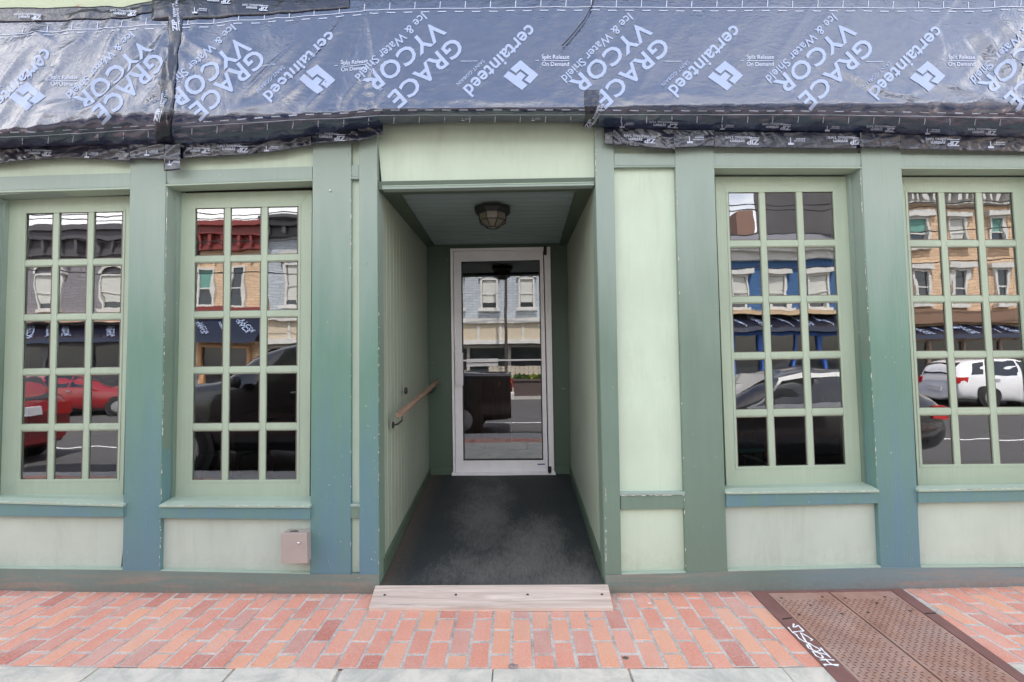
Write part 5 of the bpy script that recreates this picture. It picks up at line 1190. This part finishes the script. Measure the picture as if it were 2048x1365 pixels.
# ------------------------------------------------------------------ vehicles
m_tyre = simple('tyre_rubber', (.02, .02, .02), .8); m_rim = simple('alloy', (.5, .5, .52), .3, .8); m_cglass = simple('car_glass', (.012, .014, .016), .04, spec=1.0)
m_red_l = simple('red_lens', (.45, .01, .012), .15); m_clear = simple('clear_lens', (.6, .6, .62), .1); m_trim = simple('black_trim', (.02, .02, .022), .5); m_plate = simple('plate_white', (.7, .7, .72), .5)
def carpaint(name, c): 
    m, n, p, o = newmat(name); p.inputs['Base Color'].default_value = (*c, 1); p.inputs['Roughness'].default_value = .25; p.inputs['Coat Weight'].default_value = 1; p.inputs['Coat Roughness'].default_value = .03; return m
def vehicle(name, label, cat, ox, oy, face, paint_, L, Wd, prof, cab, wheels, z0=-.20, bed=False, seats=False):
    """prof: (x, zbelt, zroof, half width at belt, half width at roof) from front; face=-1 drives towards -x"""
    t = thing(name, label, cat, (ox, oy, z0), 'cars parked along the road')
    def T(x, y, z): return (ox+face*(-x), oy+face*(-y), z0+z)      # x grows rearwards from the nose
    b = MB(); rows = []
    for (x, zb, zr, hb, hr, zl) in prof:
        half = [(0, zl), (hb*.80, zl), (hb*.95, zl+.05), (hb, zl+.22), (hb*1.01, (zl+zb)/2), (hb*.985, zb-.06), (hb*.95, zb), (lerp(hb*.95, hr, .5), lerp(zb, zr, .55)), (hr, zr-.06 if zr-zb > .2 else lerp(zb, zr, .8)), (hr*.86, zr-.012), (0, zr)]
        ring = [T(x, y, z) for y, z in half]+[T(x, -y, z) for y, z in half[-2:0:-1]]
        rows.append(ring)
    b.grid(rows, closed_v=True); b.poly(rows[0]); b.poly(rows[-1][::-1]); body = b.build('body', paint_, t)
    ss = body.modifiers.new('sub', 'SUBSURF'); ss.levels = 1; ss.render_levels = 1
    def lookup(x):
        for i in range(len(prof)-1):
            if prof[i][0] <= x <= prof[i+1][0]:
                f = (x-prof[i][0])/(prof[i+1][0]-prof[i][0]); return [lerp(a, c, f) for a, c in zip(prof[i], prof[i+1])]
        return list(prof[-1])
    def sidept(x, v, s, off=.012):           # v 0 belt .. 1 roof edge
        _, zb, zr, hb, hr, _ = lookup(x); y = lerp(hb*.95, hr, v)+off; z = lerp(zb, zr-.06, v)
        return T(x, s*y, z)
    for s in (-1, 1):
        for (xa, xb_, xc, xd) in cab['side']:      # bottom-front, bottom-rear, top-rear, top-front
            b = MB(); rows = []
            for v in range(5):
                vv = .06+.86*v/4; a_ = lerp(xa, xd, vv); c_ = lerp(xb_, xc, vv); rows.append([sidept(lerp(a_, c_, k/6), vv, s) for k in range(7)])
            b.grid(rows); b.build('side_window', m_cglass, t)
    if cab.get('trim'):  # white strips along the belt, roof edge and front pillar
        for s in (-1, 1):
            b = MB(); x0, x1 = cab['side'][0][0], cab['side'][-1][1]
            for (va, vb, xa, xb_) in ((-.24, .05, x0-.15, x1+.25), (.86, 1.0, cab['side'][0][3]-.1, cab['side'][-1][2]+.1)):
                b.grid([[sidept(lerp(xa, xb_, k/10), v, s, .02) for k in range(11)] for v in (va, vb)])
            b.grid([[sidept(lerp(x0-.15, cab['side'][0][3]-.08, v)+d_, .95*v, s, .02) for v in (0, .25, .5, .75, 1)] for d_ in (0, .10)])
            b.build('window_strip', m_white, t)
    for key, nm in (('front', 'windscreen'), ('rear', 'rear_window')):
        if key in cab:
            (x0, z0_, hw0), (x1, z1_, hw1) = cab[key]; o_ = -.03 if key == 'front' else .03
            b = MB(); b.hexa([T(x0+o_, -hw0, z0_), T(x0+o_, hw0, z0_), T(x1+o_, hw1, z1_), T(x1+o_, -hw1, z1_)], [T(x0-o_*.5, -hw0, z0_), T(x0-o_*.5, hw0, z0_), T(x1-o_*.5, hw1, z1_), T(x1-o_*.5, -hw1, z1_)]); b.build(nm, m_cglass, t)
    R_w = wheels[2]
    for x in wheels[:2]:
        for s in (-1, 1):
            hb = lookup(x)[3]
            b = MB(); c = T(x, s*(hb-.04), R_w); k = s*-face
            b.lathe([(R_w*1.16, -.10*k), (R_w*1.16, .052*k)], c, 'y', 28, False); b.build('wheel_arch', m_trim, t)
            b = MB(); b.lathe([(R_w*.62, -.08*k), (R_w*.97, -.08*k), (R_w, -.02*k), (R_w, .035*k), (R_w*.93, .062*k), (R_w*.64, .066*k), (R_w*.60, .056*k)], c, 'y', 28); wh = b.build('wheel', m_tyre, t)
            b = MB(); b.lathe([(R_w*.60, .045*k), (R_w*.57, .060*k)], c, 'y', 24)
            for q in range(5):
                a_ = q*2*math.pi/5; b.poly([(c[0]+R_w*(.1*math.cos(a_+1.57)), c[1]+.072*k, c[2]+R_w*.1*math.sin(a_+1.57)), (c[0]+R_w*.58*math.cos(a_+.16), c[1]+.07*k, c[2]+R_w*.58*math.sin(a_+.16)), (c[0]+R_w*.58*math.cos(a_-.16), c[1]+.07*k, c[2]+R_w*.58*math.sin(a_-.16)), (c[0]-R_w*(.1*math.cos(a_+1.57)), c[1]+.072*k, c[2]-R_w*.1*math.sin(a_+1.57))])
            r_ = b.build('rim', m_rim, wh); r_.matrix_parent_inverse = Matrix.Identity(4)
    zl, hl = lookup(0)[1], lookup(.1)[3]; zt_l, ht_l = cab.get('tail', (lookup(L-.1)[1]-.1, lookup(L-.1)[3]))
    zp = cab.get('plate', zt_l-.38)
    for s in (-1, 1):
        b = MB(); b.hexa([T(-.03, s*hl*.55, zl-.22), T(-.03, s*hl*.92, zl-.20), T(-.03, s*hl*.95, zl-.06), T(-.03, s*hl*.55, zl-.10)], [T(.35, s*hl*.6, zl-.22), T(.40, s*(hl+.025), zl-.18), T(.42, s*(hl+.025), zl-.04), T(.35, s*hl*.6, zl-.08)]); b.build('headlight', m_clear, t)
        b = MB(); b.hexa([T(L+.03, s*ht_l*.62, zt_l-.16), T(L+.02, s*ht_l*.98, zt_l-.16), T(L+.02, s*ht_l*.98, zt_l+.06), T(L+.03, s*ht_l*.62, zt_l+.06)], [T(L-.22, s*ht_l*.7, zt_l-.14), T(L-.26, s*(ht_l+.035), zt_l-.12), T(L-.26, s*(ht_l+.03), zt_l+.06), T(L-.22, s*ht_l*.7, zt_l+.06)]); b.build('tail_light', m_red_l, t)
    b = MB(); b.hexa([T(L+.06, -.26, zp), T(L+.06, .26, zp), T(L+.05, .26, zp+.14), T(L+.05, -.26, zp+.14)], [T(L-.05, -.26, zp), T(L-.05, .26, zp), T(L-.05, .26, zp+.14), T(L-.05, -.26, zp+.14)]); b.build('number_plate', m_plate, t)
    b = MB(); b.hexa([T(-.035, -.5, zl-.42), T(-.035, .5, zl-.42), T(-.035, .45, zl-.12), T(-.035, -.45, zl-.12)], [T(.1, -.5, zl-.42), T(.1, .5, zl-.42), T(.1, .45, zl-.12), T(.1, -.45, zl-.12)]); b.build('grille', m_trim, t)
    xm = cab['side'][0][0]+.12
    for s in (-1, 1):
        hb, zb = lookup(xm)[3], lookup(xm)[1]; b = MB(); c = Vector(T(xm, s*(hb+.12), zb+.08)); b.lathe([(.03, -.06), (.09, -.04), (.10, .03), (.05, .06)], c, 'x', 12); b.build('mirror', m_trim if cat != 'suv' else paint_, t)
    hbm = lookup(L*.5); b = MB()
    for s in (-1, 1):
        for hx_ in cab.get('handles', ()):
            zz = lookup(hx_)[1]-.12; yy = s*(lookup(hx_)[3]*1.0+.01); b.hexa([T(hx_, yy, zz), T(hx_+.2, yy, zz), T(hx_+.2, yy, zz+.03), T(hx_, yy, zz+.03)], [T(hx_, yy+s*.03, zz), T(hx_+.2, yy+s*.03, zz), T(hx_+.2, yy+s*.03, zz+.03), T(hx_, yy+s*.03, zz+.03)])
    if b.v: b.build('door_handle', m_rim, t)
    return t
SUV = [(0,.62,.66,.70,.5,.32),(.06,.80,.84,.82,.62,.24),(.5,.95,1.00,.90,.72,.22),(1.1,1.02,1.08,.92,.74,.22),(1.35,1.04,1.14,.92,.74,.22),(1.9,1.05,1.55,.92,.66,.22),(2.3,1.06,1.64,.92,.68,.22),(3.2,1.07,1.66,.92,.68,.22),(3.9,1.09,1.60,.91,.66,.22),(4.3,1.10,1.50,.88,.62,.24),(4.48,1.05,1.14,.86,.60,.26),(4.55,.85,.92,.82,.55,.34)]
SUVC = dict(side=[(1.55,2.55,2.55,2.2),(2.63,3.55,3.40,2.63),(3.62,4.15,3.85,3.46)], front=((1.42,1.16,.62),(2.0,1.54,.56)), rear=((4.46,1.12,.58),(4.20,1.50,.54)), handles=(2.35,3.3), tail=(.98,.84))
TRK = [(0,.95,1.0,.80,.6,.40),(.08,1.16,1.2,.94,.75,.36),(.6,1.22,1.30,.98,.8,.34),(1.4,1.26,1.36,.98,.8,.34),(1.55,1.27,1.42,.98,.8,.34),(2.1,1.28,1.86,.98,.72,.34),(2.5,1.29,1.93,.98,.74,.34),(3.6,1.30,1.93,.98,.74,.34),(3.92,1.31,1.86,.98,.72,.34),(4.02,1.32,1.40,.98,.80,.34),(5.6,1.33,1.36,.98,.85,.36),(5.78,1.32,1.34,.95,.85,.42)]
TRKC = dict(side=[(1.75,2.85,2.85,2.4),(2.93,3.80,3.75,2.93)], front=((1.60,1.46,.7),(2.18,1.84,.62)), rear=((4.02,1.44,.62),(3.96,1.82,.58)), handles=(2.6,3.6), tail=(1.15,.93))
HAT = [(0,.55,.58,.66,.45,.30),(.06,.70,.74,.80,.6,.22),(.6,.84,.90,.86,.70,.20),(1.1,.90,.97,.88,.72,.20),(1.25,.92,1.02,.88,.70,.20),(2.0,.95,1.38,.88,.60,.20),(2.5,.96,1.46,.88,.62,.20),(3.2,.97,1.47,.88,.62,.20),(3.8,.99,1.38,.86,.60,.22),(4.2,1.0,1.20,.84,.60,.24),(4.45,.95,1.0,.80,.55,.28),(4.5,.8,.84,.76,.5,.34)]
HATC = dict(side=[(1.55,2.55,2.50,2.15),(2.63,3.55,3.40,2.58)], front=((1.32,1.04,.60),(2.02,1.37,.52)), rear=((4.25,1.10,.54),(3.85,1.36,.50)), handles=(2.35,3.3), tail=(.92,.82))
YN = -4.62
WS = lambda px, d: RX(px, d)
vehicle('pickup_truck', 'black pickup truck parked at the near kerb, reflected in the window above the steel box', 'pickup', -6.25, YN-.02, -1, carpaint('black_car_paint', (.010, .010, .012)), 6.10, 1.96, [(a*1.055, b_*1.075, c*1.075, d, e_, f) for a, b_, c, d, e_, f in TRK], dict(side=[tuple(v*1.055 for v in s_) for s_ in TRKC['side']], front=tuple((a*1.055, b_*1.075, c) for a, b_, c in TRKC['front']), rear=tuple((a*1.055, b_*1.075, c) for a, b_, c in TRKC['rear']), handles=(2.75, 3.8), tail=(1.2, .93)), (1.1, 5.0, .42))
vehicle('red_suv', 'red car at the near kerb, its rear with white plate reflected in the leftmost window', 'suv', -8.7-4.55, YN, -1, carpaint('red_car_paint', (.24, .008, .012)), 4.55, 1.84, SUV, dict(SUVC, plate=.86), (.85, 3.65, .36))
vehicle('dark_hatchback', 'dark car with white strips along its windows at the near kerb, reflected right of the recess', 'car', 2.15, YN, -1, carpaint('charcoal_car_paint', (.03, .03, .034)), 4.5, 1.76, [(a, b_*1.07, c*1.07, d, e_, f) for a, b_, c, d, e_, f in HAT], dict(HATC, front=((1.32,1.10,.60),(2.02,1.46,.52)), rear=((4.25,1.17,.54),(3.85,1.45,.50)), trim=True), (.80, 3.55, .32))
vehicle('white_suv', 'white car parked across the road, reflected in the rightmost window', 'suv', 19.0, -12.6, 1, carpaint('white_car_paint', (.75, .75, .76)), 4.55, 1.84, SUV, SUVC, (.85, 3.65, .36))
vehicle('red_hatchback', 'small red car parked across the road, its nose reflected in the leftmost window', 'car', -12.6, -12.6, 1, carpaint('red_car_paint', (.24, .008, .012)), 4.5, 1.76, HAT, HATC, (.80, 3.55, .32))
# ------------------------------------------------------------------ inside the shop
m_chair = woodmat('chair_wood', (.10, .035, .02), (.17, .06, .035), (20, 20, 2), .4, .1); m_teal = simple('teal_seat', (.02, .12, .11), .5)
def make_table(x, y, label):
    t = thing('dining_table', label, 'table', (x, y, FLZ), 'tables inside the shop'); b = MB(); b.box(x-.38, x+.38, y-.38, y+.38, FLZ+.71, FLZ+.75); b.build('tabletop', m_chair, t, bevel=.006)
    b = MB(); b.lathe([(.04, 0), (.04, .68), (.12, .70)], (x, y, FLZ+.02), 'z', 16); b.build('post', m_black, t); b = MB(); b.box(x-.3, x+.3, y-.04, y+.04, FLZ, FLZ+.03); b.box(x-.04, x+.04, y-.3, y+.3, FLZ+.0305, FLZ+.045); b.build('base', m_black, t)
def make_chair(x, y, rz, label):
    t = thing('dining_chair', label, 'chair', (x, y, FLZ), 'chairs inside the shop'); ca, sa = math.cos(rz), math.sin(rz)
    def R(u, v, z): return (x+u*ca-v*sa, y+u*sa+v*ca, FLZ+z)
    b = MB(); b.hexa([R(-.21, -.2, .44), R(.21, -.2, .44), R(.21, .2, .44), R(-.21, .2, .44)], [R(-.21, -.2, .48), R(.21, -.2, .48), R(.21, .2, .48), R(-.21, .2, .48)]); b.build('seat', m_teal, t, bevel=.01)
    for u in (-1, 1):
        for v in (-1, 1):
            b = MB(); b.tube([R(u*.2, v*.2, 0), R(u*.18, v*.18, .44)], .018, 8); b.build('leg', m_chair, t)
    b = MB(); b.tube([R(-.18, .19, .44), R(-.19, .24, .75), R(-.16, .26, .88), R(0, .27, .92), R(.16, .26, .88), R(.19, .24, .75), R(.18, .19, .44)], .017, 8)
    b.hexa([R(-.17, .245, .74), R(.17, .245, .74), R(.17, .26, .90), R(-.17, .26, .90)], [R(-.17, .265, .74), R(.17, .265, .74), R(.17, .28, .90), R(-.17, .28, .90)]); b.build('backrest', m_chair, t)
make_table(-1.95, 1.15, 'wooden table just inside the window above the steel box'); make_chair(-2.35, .72, math.pi*.9, 'wooden chair with teal seat, nearer the glass, left of the window table'); make_chair(-1.55, .75, math.pi*1.1, 'wooden chair with teal seat, nearer the glass, right of the window table'); make_chair(-1.95, 1.8, 0, 'wooden chair on the far side of the left window table')
make_table(1.95, 1.15, 'wooden table just inside the window right of the recess'); make_chair(1.75, .70, math.pi, 'wooden chair close behind the window reflecting the blue house'); make_chair(2.4, 1.75, .1, 'wooden chair on the far side of the right window table')
hs = thing('host_stand', 'dark mahogany host stand with grey top behind the glass door', 'counter', (-.42, 3.6, FLZ))
b = MB(); b.box(-.74, -.10, 3.5, 4.1, FLZ, 1.38); b.build('cabinet', m_brown, hs, bevel=.004)
b = MB()
for k in range(3): b.box(-.71+.205*k, -.71+.205*k+.17, 3.485, 3.499, FLZ+.1, 1.3)
b.build('door_panel', m_brown, hs, bevel=.004)
b = MB(); b.box(-.77, -.07, 3.46, 4.13, 1.381, 1.42); b.build('top', simple('grey_top', (.4, .4, .42), .3), hs, bevel=.004)
for me in tm.values(): bpy.data.meshes.remove(me)
